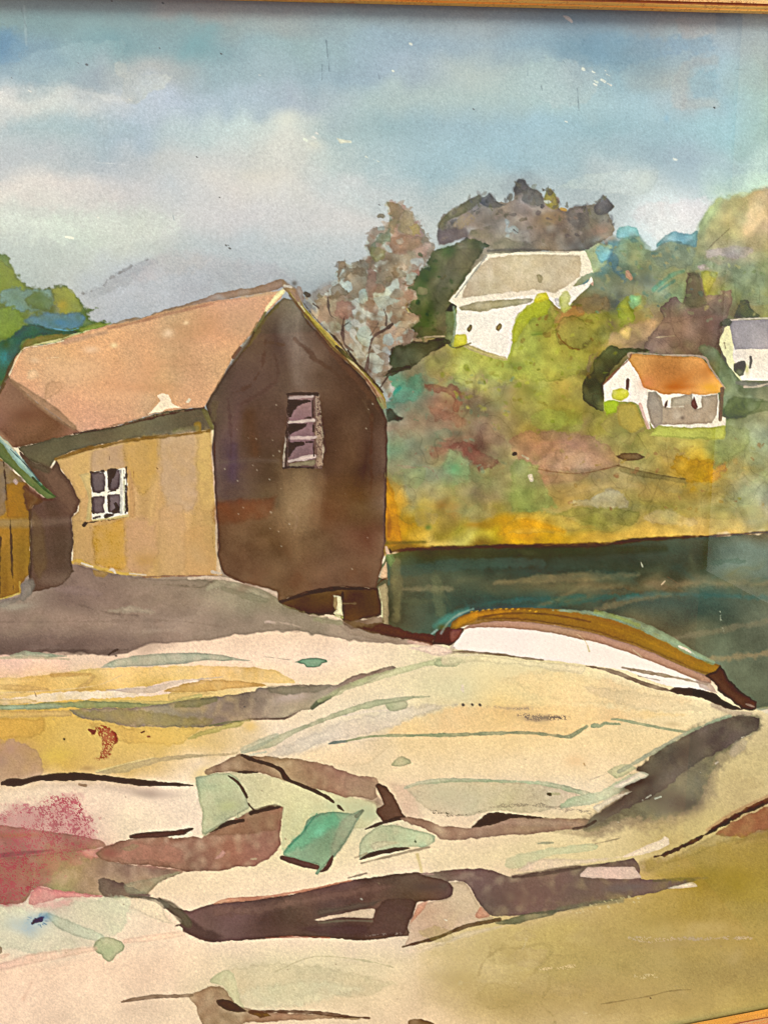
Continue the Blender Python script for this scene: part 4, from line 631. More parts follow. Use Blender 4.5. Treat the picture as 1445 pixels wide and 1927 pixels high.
# pale green rocks
F('368,1463 400,1456 433,1453 475,1453 520,1463 560,1478 600,1485 640,1495 680,1505 712,1508 716,1530 700,1548 685,1558 650,1560 560,1600 535,1605 530,1590 532,1530 530,1516 475,1525 450,1538 430,1540 388,1573 379,1566 381,1535 376,1500', '#c6c49c', a=.6, rough=1.3, soft=1.2, col2='#cdc8a0', edge=.06, region='painted_green_rock')
F('368,1463 400,1456 433,1454 447,1462 458,1482 465,1502 470,1520 440,1537 425,1545 388,1571 379,1566 381,1530 372,1490', '#acb594', a=.85, rough=1.2, soft=1.4, col2='#b4ba94', edge=.16, region='painted_green_rock')
B(420, 1520, 24, 12, '#b4bc84', .5); B(640, 1515, 30, 14, '#b0bc98', .5); B(690, 1530, 24, 16, '#a6b494', .6)
L('448,1530,1 449,1545,1', '#6c7460', a=.5)
F('387,1455 389,1448 395,1445 420,1433 440,1423 452,1419 472,1421 490,1424 505,1423 530,1426 554,1427 590,1434 630,1444 650,1452 671,1460 690,1462 706,1464 712,1473 706,1484 710,1500 700,1506 680,1500 650,1500 610,1488 560,1478 533,1470 520,1464 500,1457 475,1453 433,1452 400,1455 393,1458', '#8c7058', a=.95, rough=1.3, col2='#967c64', tex=.12, edge=.12, region='painted_brown_rock')
F('650,1460 690,1465 712,1475 706,1495 720,1515 705,1512 650,1485', '#a08870', a=.5, soft=5)
L('456,1421,5 470,1427,7 485,1433,7 505,1438,7 520,1444,7 531,1452,9 538,1463,11 548,1470,8 570,1479,6 600,1492,6 618,1502,6 628,1510,3', '#48321f', rough=.8, region='painted_crevice')
L('636,1516,4 640,1520,6 647,1526,3', '#3c3020'); L('430,1431,2 432,1453,1', '#8c7058', a=0.01); L('448,1453,3 465,1453,6 485,1453,3', '#48321f', rough=1)
L('430,1460,3 445,1470,5 457,1485,5 465,1501,4', '#544834', rough=.6); L('467,1511,2 471,1517,4 478,1524,3', '#544834')
F('705,1510 712,1500 725,1512 740,1540 725,1550 716,1540', '#8c7464', a=.5, soft=3)
F('735,1475 760,1478 780,1500 790,1520 800,1540 765,1540 752,1515', '#c4a48c', a=.45, soft=6, rough=3)
F('706,1478 712,1474 727,1482 740,1497 751,1517 756,1530 762,1538 744,1544 735,1547 723,1548 713,1538 708,1528 711,1521 722,1514 717,1500', '#50382e', rough=1, col2='#5c4438', edge=.15, region='painted_crevice')
L('688,1560,2 705,1554,5 722,1548,7 745,1541,8 760,1538,6', '#44302a', rough=.9)
# teal rock
F('577,1546 585,1538 599,1531 615,1528 632,1527 650,1529 663,1531 675,1526 684,1523 682,1530 674,1543 666,1558 657,1574 640,1600 627,1614 612,1628 604,1638 598,1646 593,1644 598,1628 570,1622 535,1611 533,1604 549,1582 560,1574 572,1563', '#7f9e80', rough=1, soft=1, col2='#8aa488', tex=.1, edge=.18, region='painted_teal_rock')
F('580,1545 600,1532 628,1528 640,1545 615,1565 590,1585 555,1600 540,1602 552,1582 570,1564', '#58a07e', a=.55, soft=7, rough=4); B(598, 1565, 16, 12, '#7cc8a4', .7, rot=-40); F('650,1535 675,1530 668,1555 640,1598 620,1615 630,1570', '#959a80', a=.7, soft=6)
L('596,1532,3 566,1570,3 545,1592,2', '#2c8468', a=.5, rough=1)
L('671,1536,8 682,1526,6', '#6e7560', a=.8); L('531,1614,9 545,1618,11 575,1627,12 597,1632,9', '#5e4640', rough=.6, region='painted_crevice'); L('626,1611,3 620,1625,9 613,1635,9 604,1640,5', '#5a423c', rough=.7, region='painted_crevice')
F('675,1602 677,1588 686,1572 700,1562 716,1553 740,1552 766,1557 790,1563 808,1567 819,1574 818,1584 810,1590 799,1594 770,1594 745,1598 715,1604 690,1612 676,1616', '#aab493', a=.92, rough=1.1, soft=1.1, edge=.16, col2='#b2ba9a', region='painted_green_rock')
F('698,1590 712,1582 735,1583 753,1586 740,1590 715,1596 705,1600', '#d0cca8', a=.75, soft=2.5); L('781,1583,4 782,1584,4', '#4c6048', edge=0)
L('676,1618,2 690,1611,7 710,1605,9 740,1600,9 758,1597,6 770,1596,3', '#2c1c08', rough=.8, region='painted_crevice'); L('680,1624,2 730,1612,4 770,1602,5 808,1594,3', '#8c8064', a=.7, soft=1.5); L('668,1614,3 690,1606,4', '#8c7c60', a=.5)
L('655,1652,3 690,1643,3', '#8c7c68', a=.8)

# ================================================================ the pale slab
B(880, 1290, 60, 20, '#ccc69c', .3); B(930, 1265, 120, 14, '#dccf9c', .4)
F('728,1383 750,1365 780,1350 830,1337 868,1328 940,1330 1050,1328 1200,1335 1290,1345 1200,1352 1120,1365 1060,1386 950,1380 800,1384', '#e3bf80', a=.55, soft=5, rough=3, edge=0); F('950,1275 1000,1262 1080,1268 1150,1285 1240,1300 1300,1320 1200,1330 1080,1322 1000,1310', '#e2c288', a=.45, soft=9, rough=5)
F('1095,1292 1150,1296 1250,1310 1330,1335 1290,1340 1200,1335 1150,1318', '#cdbd92', a=.4, soft=4, rough=3)
F('640,1360 700,1345 760,1332 830,1325 860,1326 780,1350 730,1372 700,1380 620,1395 560,1418 500,1425 520,1410', '#ccc4b0', a=.55, soft=4, rough=3); L('645,1347,3 690,1340,4 735,1336,3', '#e0d6c4', a=.5)
F('560,1425 620,1400 720,1390 740,1400 690,1440 640,1440', '#e2ca98', a=.4, soft=6)
L('455,1416,4 480,1408,10 515,1397,16 550,1378,11 590,1362,9 640,1343,10 700,1325,11 745,1318,10 775,1313,6 808,1311,4', '#a4ae88', a=.75, rough=1, edge=.08); F('725,1325 740,1320 762,1318 768,1326 762,1334 745,1338 732,1336', '#a2ad88', a=.8, rough=1)
L('460,1412,14 490,1398,14 520,1385,10', '#acba9c', a=.6, soft=2); L('470,1421,3 500,1415,4', '#c8d0b4', a=.8)
L('600,1320,6 650,1295,10 700,1278,14 760,1260,12 800,1250,10 825,1245,16 850,1243,15 872,1244,5', '#b4b98c', a=.7, rough=1.1, edge=.08, soft=1.5); F('816,1252 822,1240 850,1239 872,1243 860,1252 835,1257', '#a4b084', a=.7)
L('619,1400,2 632,1397,5 652,1395,5', '#74867c', a=.95); L('652,1395,5 690,1387,4 720,1385,5 800,1384,6 880,1382,7 950,1379,6 1010,1380,6 1050,1385,5 1068,1386,7 1085,1378,9 1103,1367,6', '#95a176', a=.9, rough=.9)
L('1113,1366,3 1128,1366,8 1140,1361,8 1150,1362,6 1166,1363,3', '#96a47c', a=.85, rough=1.8); L('1150,1353,2 1165,1354,4 1200,1361,5 1250,1371,6 1295,1378,5', '#95a47c', a=.85)
F('737,1440 741,1433 748,1426 757,1423 765,1427 771,1429 774,1436 762,1441 748,1443', '#a8ae80', a=.9, rough=.8, edge=.14)
for x in (871, 888, 902): L(f'{x},1326,4 {x+1},1327,4', '#55544c', a=.85, soft=1.6)
L('930,1330,3 970,1334,5 1000,1332,4', '#8c8270', a=.5, dry=.9, soft=3); L('975,1345,6 1000,1350,10 1020,1350,9 1070,1350,5', '#655c54', a=.7, dry=.9, soft=4, rough=2); B(1010, 1352, 26, 6, '#6c645c', .4)
L('868,1297,3 872,1302,3 870,1290,2', '#e8e0c8', a=.8)
B(1085, 1435, 22, 12, '#dcb078', .4); L('1098,1437,2 1100,1440,2', '#b48c50', a=.6); B(1270,1362,14,5,'#a89468',.4)
# lens-shaped grey hollow
F('762,1482 790,1474 840,1469 900,1468 960,1471 1010,1474 1060,1484 1110,1506 1078,1515 1048,1520 1000,1530 950,1526 910,1528 880,1535 845,1534 810,1524 785,1506', '#cabc9e', a=.85, soft=1.5, rough=1.5, col2='#bfb59a', tex=.08, edge=.08, region='painted_grey_hollow')
B(840, 1505, 50, 20, '#b6b294', .45); L('762,1483,4 785,1475,8 820,1470,8 860,1468,7 950,1470,6 1010,1473,6 1050,1480,8 1085,1489,10 1113,1498,12', '#adb896', a=.8, rough=1.1)
F('1053,1515 1068,1503 1090,1497 1130,1488 1160,1470 1190,1455 1215,1450 1185,1478 1150,1500 1120,1512 1080,1518 1055,1522', '#b0ba98', a=.8, rough=1.4, edge=.08)
F('1140,1452 1160,1440 1180,1438 1200,1445 1180,1456 1160,1465', '#aab488', a=.75, rough=1.2)
L('820,1528,5 845,1534,6 880,1533,6 905,1526,4', '#55503f', a=.7, dry=1.0, rough=3); L('900,1524,4 950,1516,4 1000,1515,5 1100,1527,4 1110,1532,4', '#8c8270', a=.55, dry=.95, rough=2.5); L('1030,1494,5 1035,1495,7', '#4c5428'); L('1040,1494,6 1052,1494,5', '#b4b48c', a=.7)
L('1110,1468,1 1150,1452,1', '#bca890', a=.6); L('760,1478,1 870,1520,1', '#a8a08c', a=.25)
# brown ledge under the slab
F('752,1540 770,1537 793,1541 815,1548 832,1554 885,1557 905,1548 935,1540 1000,1537 1060,1540 1110,1540 1120,1550 1090,1560 1050,1564 1000,1569 930,1574 900,1578 850,1581 826,1579 818,1570 800,1560 780,1553', '#987c66', a=.93, rough=1.4, soft=1.2, col2='#8c7260', tex=.1, edge=.1, region='painted_brown_rock')
F('945,1545 1000,1541 1080,1545 1100,1555 1040,1556 940,1552', '#a8907c', a=.5, soft=2.5)
F('887,1557 897,1548 908,1536 920,1530 935,1529 955,1530 975,1532 1000,1535 1030,1539 1005,1541 980,1539 962,1540 950,1544 935,1549 920,1552 905,1556', '#2e2012', rough=1.1, region='painted_crevice')
L('1010,1610,4 1040,1606,5 1060,1588,2', '#b0a878', a=.01)
F('950,1632 955,1615 975,1608 1020,1598 1060,1592 1100,1588 1125,1590 1122,1598 1080,1606 1030,1612 1010,1622 985,1635', '#b4ba90', a=.7, rough=1.4, soft=1.6, edge=.06); L('1012,1587,4 1040,1586,5', '#a8b088', a=.8); L('1120,1588,2 1165,1578,1.5', '#8c8060', a=.6)
F('970,1640 1000,1620 1040,1615 1100,1618 1180,1612 1100,1625 1020,1640', '#dccab0', a=.6, soft=3); L('785,1608,5 790,1625,6 793,1640,5', '#d8c87c', a=.55, soft=2)

# ================================================================ shadow bands on the right
F('1100,1562 1107,1545 1142,1516 1187,1490 1180,1480 1221,1462 1300,1420 1380,1380 1400,1420 1360,1440 1345,1490 1320,1525 1277,1546 1232,1560 1180,1556 1130,1575', '#7c7058', a=.5, soft=14, rough=8, edge=0)
F('1198,1449 1225,1422 1260,1400 1315,1369 1345,1356 1372,1347 1410,1348 1428,1352 1430,1362 1424,1375 1405,1385 1383,1397 1370,1412 1348,1430 1336,1460 1325,1490 1310,1512 1277,1532 1235,1545 1190,1535 1150,1548 1110,1563 1095,1561 1107,1545 1142,1518 1188,1491 1174,1480 1221,1461', '#6e6255', a=.75, soft=9, rough=5, col2='#7c7060', tex=.14, edge=0, region='painted_slab_shadow')
F('1198,1449 1210,1438 1225,1422 1260,1400 1315,1369 1345,1356 1372,1347 1410,1348 1428,1352 1430,1362 1424,1375 1405,1385 1375,1402 1330,1425 1290,1450 1250,1485 1215,1505 1175,1522 1130,1550 1110,1563 1095,1561 1107,1545 1120,1532 1142,1518 1165,1503 1188,1491 1174,1480 1190,1470 1221,1461', '#594c45', a=.85, soft=1.6, rough=2, col2='#6a5d52', tex=.16, edge=.08, region='painted_slab_shadow')
B(1205, 1475, 34, 16, '#332826', .7, rot=-30); B(1150, 1520, 30, 10, '#3c302c', .5, rot=-30); B(1285, 1520, 34, 20, '#5a4d46', .6); B(1300, 1410, 40, 14, '#544840', .5, rot=-30); B(1250, 1500, 40, 24, '#5c5048', .5)
F('1380,1400 1395,1390 1405,1395 1400,1410 1380,1425 1372,1420', '#b4a88c', a=.5, soft=2); L('1395,1388,2 1412,1383,2', '#e0d6b8', a=.8)
F('1200,1560 1240,1545 1300,1530 1340,1500 1345,1470 1380,1450 1440,1480 1380,1520 1300,1560', '#b8a870', a=.4, soft=16, rough=6, edge=0)
for s in ('1208,1506,2 1224,1497,2', '1232,1503,2 1243,1500,2', '1162,1547,2 1165,1548,2', '1346,1437,2 1350,1434,2.5', '1315,1452,2 1318,1454,2'): L(s, '#c8c0b0', a=.9, rough=1)
L('1372,1347,7 1340,1358,6 1290,1380,6 1240,1408,7 1200,1432,8 1165,1452,10', '#a6b090', a=.8, rough=1.1, soft=1.3)
F('1188,1460 1205,1452 1221,1457 1212,1464 1190,1474 1170,1482 1155,1480', '#dcd0b8', a=.9, rough=1); F('1115,1518 1150,1500 1188,1489 1180,1494 1140,1516 1125,1528', '#ddd0b8', a=.85, rough=1)
L('1078,1560,4 1100,1556,6 1120,1545,5', '#4c4038', a=.7); F('1040,1565 1090,1560 1130,1556 1150,1562 1100,1575', '#a0906c', a=.5, soft=4)
# diagonal brown line and rust wedge
F('1345,1570 1380,1545 1440,1520 1800,1400 1800,1530 1440,1560 1400,1578 1380,1575', '#99654a', a=.9, soft=1.5, rough=2, col2='#8c6044', tex=.12, edge=.08, region='painted_rust_wedge')
F('1290,1600 1350,1568 1380,1575 1400,1580 1350,1590 1300,1612 1250,1625', '#a09058', a=.6, soft=2.5); F('1400,1575 1440,1560 1800,1530 1800,1560 1440,1575 1380,1590', '#8c7040', a=.5, soft=4)
L('1230,1613,5 1250,1608,7 1290,1590,7 1320,1574,6 1350,1556,9 1380,1538,10 1405,1525,9 1440,1508,11 1500,1485,12 1800,1370,14', '#4a2718', a=.95, rough=1.6, region='painted_crevice'); L('1330,1562,6 1380,1530,8 1445,1500,10', '#a8704c', a=.45, soft=3)
# small white bars
F('1170,1613 1200,1599 1240,1581 1250,1575 1256,1578 1259,1588 1253,1593 1230,1602 1200,1610', '#dccfb0', rough=.8, edge=.04, region=FG)

# ================================================================ the big dark ledge stroke at the bottom
DK = 'painted_dark_ledge'
F('785,1645 815,1641 850,1636 900,1634 930,1639 960,1650 1000,1644 1040,1638 1080,1632 1140,1624 1190,1616 1203,1630 1206,1655 1260,1655 1290,1652 1312,1656 1290,1664 1255,1674 1225,1682 1180,1690 1140,1698 1100,1706 1050,1716 1000,1722 960,1724 925,1724 910,1712 895,1690 882,1668 873,1659 845,1658 835,1665', '#75655a', a=.95, rough=1.2, soft=1.1, col2='#6d5850', tex=.12, edge=.12, region=DK)
L('965,1650,6 1010,1645,10 1050,1638,10 1090,1632,7', '#544640', a=.7, soft=2); B(960, 1690, 40, 16, '#64504a', .5); B(1180, 1672, 40, 8, '#6a6464', .5); B(1040, 1680, 50, 12, '#6c5650', .4)
F('1092,1650 1098,1640 1106,1633 1140,1632 1190,1631 1198,1638 1206,1652 1180,1655 1150,1654', '#d0b8a8', rough=.9, edge=.06, region=FG)
F('1190,1630 1210,1620 1260,1612 1230,1640 1206,1640', '#8c7a58', a=.5, soft=6); L('1230,1658,5 1280,1654,6 1330,1652,2', '#6c6444', a=.7, soft=2)
F('1256,1672 1270,1668 1298,1660 1303,1660 1311,1668 1290,1671', '#e0d4bc', rough=.6); L('1320,1656,2 1326,1652,2', '#dcd0b0')
F('930,1736 960,1728 1000,1718 1050,1712 1040,1722 1000,1732 965,1740 940,1741', '#5f6b50', a=.8, rough=1.2, soft=1.4, col2='#56604c'); L('1050,1712,8 1110,1702,10 1170,1695,8', '#6e705c', a=.6, soft=3)
for k in range(26):
    x = 1070+k*5.5+q.uniform(-4, 4); y = 1718-(x-1070)*.2+q.uniform(-9, 9); L(f'{x},{y},2 {x+2},{y+1},2', '#d4c894', a=.7, rough=1)
F('775,1720 800,1700 845,1688 850,1672 846,1660 873,1660 884,1672 895,1692 905,1708 912,1722 928,1727 900,1738 870,1748 820,1765 790,1775 762,1780 768,1760 768,1745', '#b8a388', a=.95, rough=1, soft=1.1, col2='#c0ac94', region='painted_pale_rock')
F('771,1738 785,1705 795,1698 806,1694 798,1710 785,1725', '#b78a72', a=.9, rough=.8); F('894,1727 896,1718 905,1705 922,1723 910,1728', '#c09078', a=.9, rough=.8); L('836,1730,2 840,1732,2.5', '#e8e0d0')
L('757,1781,3 790,1773,6 820,1765,8 850,1753,8 880,1742,8 910,1736,8 940,1731,8', '#5c4a36', a=.95, rough=.8, region='painted_crevice'); L('820,1780,2 846,1776,1.5', '#9c8c60', a=.6)
F('765,1790 820,1772 900,1748 960,1740 920,1752 840,1775 800,1790', '#e0d0b4', a=.6, soft=3)
# left mass
F('300,1690 312,1698 330,1708 357,1716 380,1706 400,1701 430,1697 470,1694 520,1687 560,1680 610,1667 660,1656 700,1650 750,1644 785,1642 800,1648 825,1652 845,1660 852,1670 851,1682 843,1690 825,1694 805,1695 785,1697 779,1712 772,1730 767,1745 771,1755 768,1761 758,1762 745,1762 700,1768 670,1769 650,1767 600,1764 560,1762 520,1765 470,1769 430,1771 400,1774 380,1770 362,1763 345,1754 344,1748 337,1743 330,1743 342,1736 340,1728 325,1720 312,1710 305,1700', '#5c4a44', rough=1, soft=1, col2='#68524a', tex=.16, edge=.16, region=DK)
F('400,1710 480,1703 560,1690 640,1675 700,1665 740,1668 700,1680 640,1692 560,1705 480,1720 410,1722', '#7c6054', a=.6, soft=5, rough=3); F('600,1712 660,1702 720,1692 700,1705 640,1716 600,1722', '#5c5448', a=.6, soft=3); F('560,1745 640,1740 700,1742 740,1745 700,1760 600,1758', '#4a363c', a=.5, soft=5)
F('356,1730 380,1745 420,1762 400,1770 372,1766 348,1752', '#3e3230', a=.6, soft=5); L('300,1692,6 325,1708,16 345,1728,20 355,1740,14', '#5e5848', a=.75, soft=2.5); B(790, 1668, 30, 10, '#4c4240', .6); B(835, 1668, 10, 8, '#5c544c', .6); B(520,1745,60,10,'#604a44',.4)
F('703,1732 700,1722 710,1705 725,1694 760,1690 783,1697 772,1730 766,1748 755,1760 700,1760 690,1745', '#523f3c', a=.75, soft=2, rough=1.5)
F('590,1730 640,1719 675,1713 700,1709 706,1711 703,1722 700,1728 660,1726 620,1729 600,1733', '#d6c0a4', rough=.8, edge=.06, region=FG); L('600,1736,3 650,1732,4 700,1733,3', '#7c7060', a=.8, soft=1.4)
L('690,1760,3 730,1757,3 755,1757,4', '#a89a90', a=.5, dry=1.0); F('790,1645 800,1641 820,1644 805,1648', '#c4a494', a=.8)
F('400,1702 415,1694 440,1689 480,1687 520,1683 560,1676 600,1668 645,1658 665,1656 600,1672 540,1684 470,1695 430,1698', '#cf9478', a=.9, rough=.7, soft=1, region='painted_pink_edge'); L('500,1765,2 560,1763,3 620,1764,2', '#b06a50', a=.6)
L('679,1691,3 681,1692,3', '#a8988c', edge=0)
# stroke leading up-left from the mass
F('183,1662 187,1655 197,1652 215,1658 232,1664 262,1676 285,1684 280,1690 240,1690 200,1688 188,1680', '#6e5f54', a=.8, rough=2, soft=1.4, tex=.16, region=DK); F('235,1665 280,1655 345,1638 330,1648 300,1662 272,1682 240,1680', '#a8a484', a=.7, rough=1.4, soft=1.5)
L('245,1686,4 270,1689,6 295,1695,10 312,1703,14', '#77705f', a=.9, rough=1)
F('200,1690 240,1690 290,1694 308,1702 310,1722 335,1742 300,1735 260,1715', '#e2cfae', a=.6, soft=1.4)
# pale green zone + blue ink + dot lower left
F('-60,1700 30,1706 60,1716 120,1700 200,1688 238,1690 246,1700 236,1745 205,1766 130,1792 60,1794 20,1785 -60,1790', '#c3c8a8', a=.7, soft=4, rough=4, edge=.04); B(55, 1745, 50, 14, '#b4c0b0', .5)
L('90,1722,10 115,1738,20 150,1752,22 190,1766,16', '#b4c3a4', a=.8, rough=1.2, soft=1.6); B(68, 1735, 26, 14, '#8cacc0', .7, warp=.8); B(72, 1728, 16, 9, '#4c84b0', .7, rot=-15, warp=.6); L('62,1738,4 70,1733,8 78,1730,9 84,1727,3', '#081c64', a=.95, rough=2.5, soft=1.5)
for k in range(18):
    t = q.uniform(0, 6.28); r0 = q.uniform(12, 18); r1 = r0+q.uniform(3, 10); L(f'{72+r0*math.cos(t)},{1732+.6*r0*math.sin(t)},1.6 {72+r1*math.cos(t)},{1732+.6*r1*math.sin(t)},.6', '#5488ac', a=.5)
F('176,1782 180,1773 190,1766 203,1764 216,1766 228,1772 235,1781 231,1790 220,1797 212,1808 203,1810 195,1803 192,1796 182,1792', '#abb68a', a=.92, rough=.8, edge=.16, ew=2); B(205, 1790, 12, 10, '#a0b484', .5)
L('-60,1830,14 0,1820,14 60,1805,18 120,1795,16 180,1785,8', '#e2bca0', a=.6, soft=3); L('235,1772,8 280,1766,14 345,1757,10', '#e2bca0', a=.6, soft=2); L('60,1850,4 45,1880,6', '#dcb494', a=.4, soft=4)
F('-60,1780 0,1780 5,1790 3,1796 -60,1800', '#8c7c60', a=.9); L('5,1800,8 18,1796,4', '#c8a48c', a=.6, soft=2)
# bottom strokes
F('420,1845 440,1822 500,1812 580,1818 660,1830 740,1850 690,1875 600,1870 500,1890 460,1895 440,1870', '#bdb78e', a=.5, soft=6, rough=4); F('440,1870 520,1850 620,1848 680,1860 600,1885 480,1905', '#c8c8a8', a=.4, soft=8, rough=4); L('520,1828,3 590,1800,2 680,1806,3 740,1820,3', '#b4b084', a=.4)
F('395,1848 408,1832 425,1826 440,1832 446,1850 452,1880 462,1898 445,1895 430,1870 420,1855', '#b5b78c', a=.8, rough=1.2, edge=.08)
F('355,1876 365,1868 382,1862 400,1856 422,1858 432,1872 445,1890 470,1900 520,1905 600,1908 700,1915 690,1917 600,1918 480,1924 450,1930 440,1960 395,1960 380,1925 368,1893', '#9c8264', a=.85, rough=1.5, soft=1.4, col2='#8c7458', tex=.12, edge=.12, region='painted_brown_rock')
L('230,1886,4 255,1881,7 290,1876,8 330,1875,7 362,1873,6', '#8c765c', a=.9, rough=.8); F('407,1883 418,1880 432,1882 446,1890 456,1898 466,1903 445,1905 425,1901 412,1893', '#46340e', rough=.8, region='painted_crevice'); F('470,1906 480,1903 500,1905 510,1912 490,1914', '#5c4418', a=.9)
L('470,1904,5 540,1903,6 600,1906,8 650,1912,6 695,1915,3', '#5f4a38', a=.85, rough=1); F('768,1922 778,1917 790,1917 805,1921 820,1928 840,1960 770,1960', '#6c5030', a=.9, rough=.8)
L('300,1950,20 500,1990,30 700,1960,20', '#a08a68', a=.6, soft=5)
# olive field lower right
F('795,1790 840,1768 900,1752 960,1742 1000,1738 1080,1718 1180,1700 1260,1680 1330,1660 1800,1560 1800,1740 1450,1745 1350,1770 1200,1790 1050,1790 950,1800 850,1830 800,1830 790,1810', '#b4a260', a=.25, soft=30, rough=8, edge=0)
F('1206,1625 1260,1612 1330,1590 1440,1560 1800,1500 1800,1740 1440,1700 1400,1700 1340,1690 1310,1665 1240,1650', '#9a8432', a=.5, soft=8, rough=5, edge=0); B(1380, 1660, 50, 26, '#948020', .45); B(1240,1730,40,20,'#94843f',.35); B(860, 1850, 40, 22, '#aa9a5c', .4); B(1330, 1745, 60, 14, '#c0a660', .4)
mottle(820, 1740, 1440, 1900, ['#a89858', '#b4a468', '#9c8c50', '#a8986c', '#b8a878'], 40, 8, 26, .28, 31, hardp=.25, asp=2.2)
L('900,1835,4 908,1812,4 925,1795,4 945,1784,4 965,1785,3 990,1782,4 1020,1776,4 1036,1786,4 1030,1805,4 1012,1822,4 1000,1835,4', '#94864c', a=.25, rough=3, soft=2.5); L('1034,1842,3 1030,1862,4 1018,1885,4 1028,1900,4 1042,1915,4 1045,1935,4', '#94864c', a=.25, rough=2.5, soft=2.5)
for s in ('950,1830,3 1000,1825,4 1080,1820,4', '865,1850,3 920,1845,4 980,1850,3', '1195,1838,4 1240,1834,3', '1100,1908,6 1130,1910,4'): L(s, '#cabb84', a=.7, dry=1.0, rough=3)
L('1184,1766,4 1200,1768,9 1230,1769,10 1260,1767,6 1300,1767,6 1345,1766,5 1412,1765,3', '#c4b48c', a=.8, dry=.85, rough=1.8); L('1000,1740,3 990,1765,4 985,1785,3', '#c8bc88', a=.5, dry=1.0, rough=4)
L('1130,1890,1.6 1220,1875,1.6 1260,1865,2 1310,1861,1.8', '#8c7c48', a=.6); L('1405,1840,1.4 1440,1834,1.4', '#8c7c48', a=.5); L('1223,1878,3 1224,1879,3', '#5c5038', edge=0)
B(1250,1775,120,14,'#968458',.3)

# ================================================================ trees at the far left
F('-470,470 -30,475 8,482 22,498 35,520 50,535 80,546 105,542 125,540 140,552 152,562 165,580 182,580 165,592 178,604 212,608 190,622 150,636 100,645 50,655 30,690 16,708 0,738 -60,780 -470,780', '#566a38', a=.97, soft=3, rough=4, tex=.15, region='painted_green_tree')
F('-470,500 -10,488 15,498 35,525 45,540 20,552 -470,560', '#7f8a2c', a=.85, soft=5, rough=4, col2='#6c7c2c'); F('0,548 30,542 90,546 100,575 60,590 20,580', '#6c8c88', a=.8, soft=4, rough=4, col2='#7c9c98'); F('48,565 65,550 90,555 102,568 90,585 60,580', '#52683a', a=.8, soft=4, rough=3)
F('98,545 125,540 150,560 160,578 178,580 140,590 115,588 105,570', '#8a8a40', a=.8, soft=3, rough=4); B(118, 575, 12, 12, '#b09430', .6); F('-60,590 20,575 45,590 50,620 30,635 -60,650', '#627c34', a=.85, soft=3, rough=4, col2='#7c9040')
F('50,600 90,588 150,590 160,600 150,615 110,622 60,615', '#5f8488', a=.85, soft=4, rough=3, col2='#4c7494'); B(120, 608, 26, 8, '#3c74a0', .5); F('-60,650 10,640 50,612 70,610 100,620 145,622 140,630 80,632 45,640 35,665 10,705 -60,740', '#265a48', a=.85, soft=3, rough=3, col2='#1c4c50')
F('150,618 180,608 212,608 180,622 155,626', '#8c9848', a=.9, soft=1.5); F('50,640 80,630 150,630 120,640 70,648 52,655 40,660', '#7f7440', a=.9, soft=2, rough=2); B(8, 675, 10, 16, '#2c94a0', .6); B(5, 700, 14, 14, '#0c6444', .6); B(10, 650, 8, 10, '#3c4c20', .6); B(75, 560, 12, 6, '#425c2c', .5)
L('100,618,2 130,622,2 148,618,2', '#6cb0dc', a=.8); L('55,652,2 80,646,2 110,640,2.5 140,630,3 170,622,3', '#d6cf94', a=.8, rough=1)
L('0,745,10 10,722,12 22,690,10 34,668,6', '#5c4c28', a=.8, soft=2)

# ================================================================ the barn
BR = 'painted_barn_roof'
F('210,611 240,600 277,594 310,582 346,574 380,563 398,554 440,546 480,540 500,533 520,528 533,526 538,536 520,545 500,551 440,561 398,570 346,580 300,592 250,608 205,616', '#8c7660', a=.95, soft=1, rough=1.3, col2='#846e62', tex=.1, edge=.1, region=BR)
G('16,708 22,695 32,672 48,654 70,651 100,646 150,628 200,613 250,604 300,589 350,577 398,567 450,560 500,551 536,546 531,560 515,575 498,588 486,608 474,628 458,645 446,660 430,690 415,718 400,742 384,766 340,770 291,779 250,792 215,803 180,811 149,813 125,797 104,782 70,756 35,727', '#c99f81', soft=1, rough=1.1, col2='#bf9172', tex=.09, edge=.1, grain=.045, region=BR)
B(380, 620, 90, 26, '#b0805f', .45, rot=-15); B(300, 690, 70, 30, '#ba8768', .4); B(290, 730, 60, 14, '#b8805c', .35); B(150, 700, 70, 26, '#d6ab8c', .55); B(200, 740, 60, 16, '#d2a484', .4); B(470, 600, 30, 30, '#c4987c', .4); B(120,780,30,20,'#c49070',.3)
L('205,618,5 260,606,5 320,590,6 400,572,4', '#a0705c', a=.6, soft=2.5); L('120,645,10 200,625,6', '#b08a78', a=.5, soft=4); L('455,560,5 520,550,6', '#d0a88c', a=.6, soft=2)
B(318, 628, 12, 8, '#dcbca4', .8); B(176, 660, 14, 7, '#dab69c', .75); F('53,700 62,695 72,698 75,708 62,714 52,712', '#dcbc9c', a=.6, soft=4); B(215, 650, 6, 5, '#e4cca4', .8); B(352, 608, 6, 4, '#e0c0a0', .7); B(70, 680, 12, 6, '#d8b8a0', .5); L('180,812,2 250,795,2', '#dcb494', a=.5)
F('85,725 100,718 118,722 115,735 100,745 86,755 84,745', '#b08c6c', a=.65, soft=3, rough=2); L('83,752,3 86,756,3', '#8c6c50', a=.7); L('90,674,2 110,672,2', '#e0c8ac', a=.7, dry=.8)
F('280,779 294,765 301,754 296,744 306,741 317,742 324,756 330,762 343,767 330,768 311,771 295,776', '#e0cbb8', rough=1.4, soft=.9, edge=.0); F('350,757 356,750 360,752 355,758', '#e4d0bc', rough=.8)
L('18,706,2 34,672,2.5 48,655,2 80,651,2 120,641,2', '#e4d0b4', a=.85)
G('17,709 35,728 70,757 104,783 149,813 120,822 80,832 33,843 10,838 -60,830 -470,820 -470,740 -60,745 0,738 8,722', '#6c4c3a', soft=1, rough=1.3, col2='#745446', tex=.12, edge=.08, region=BR)
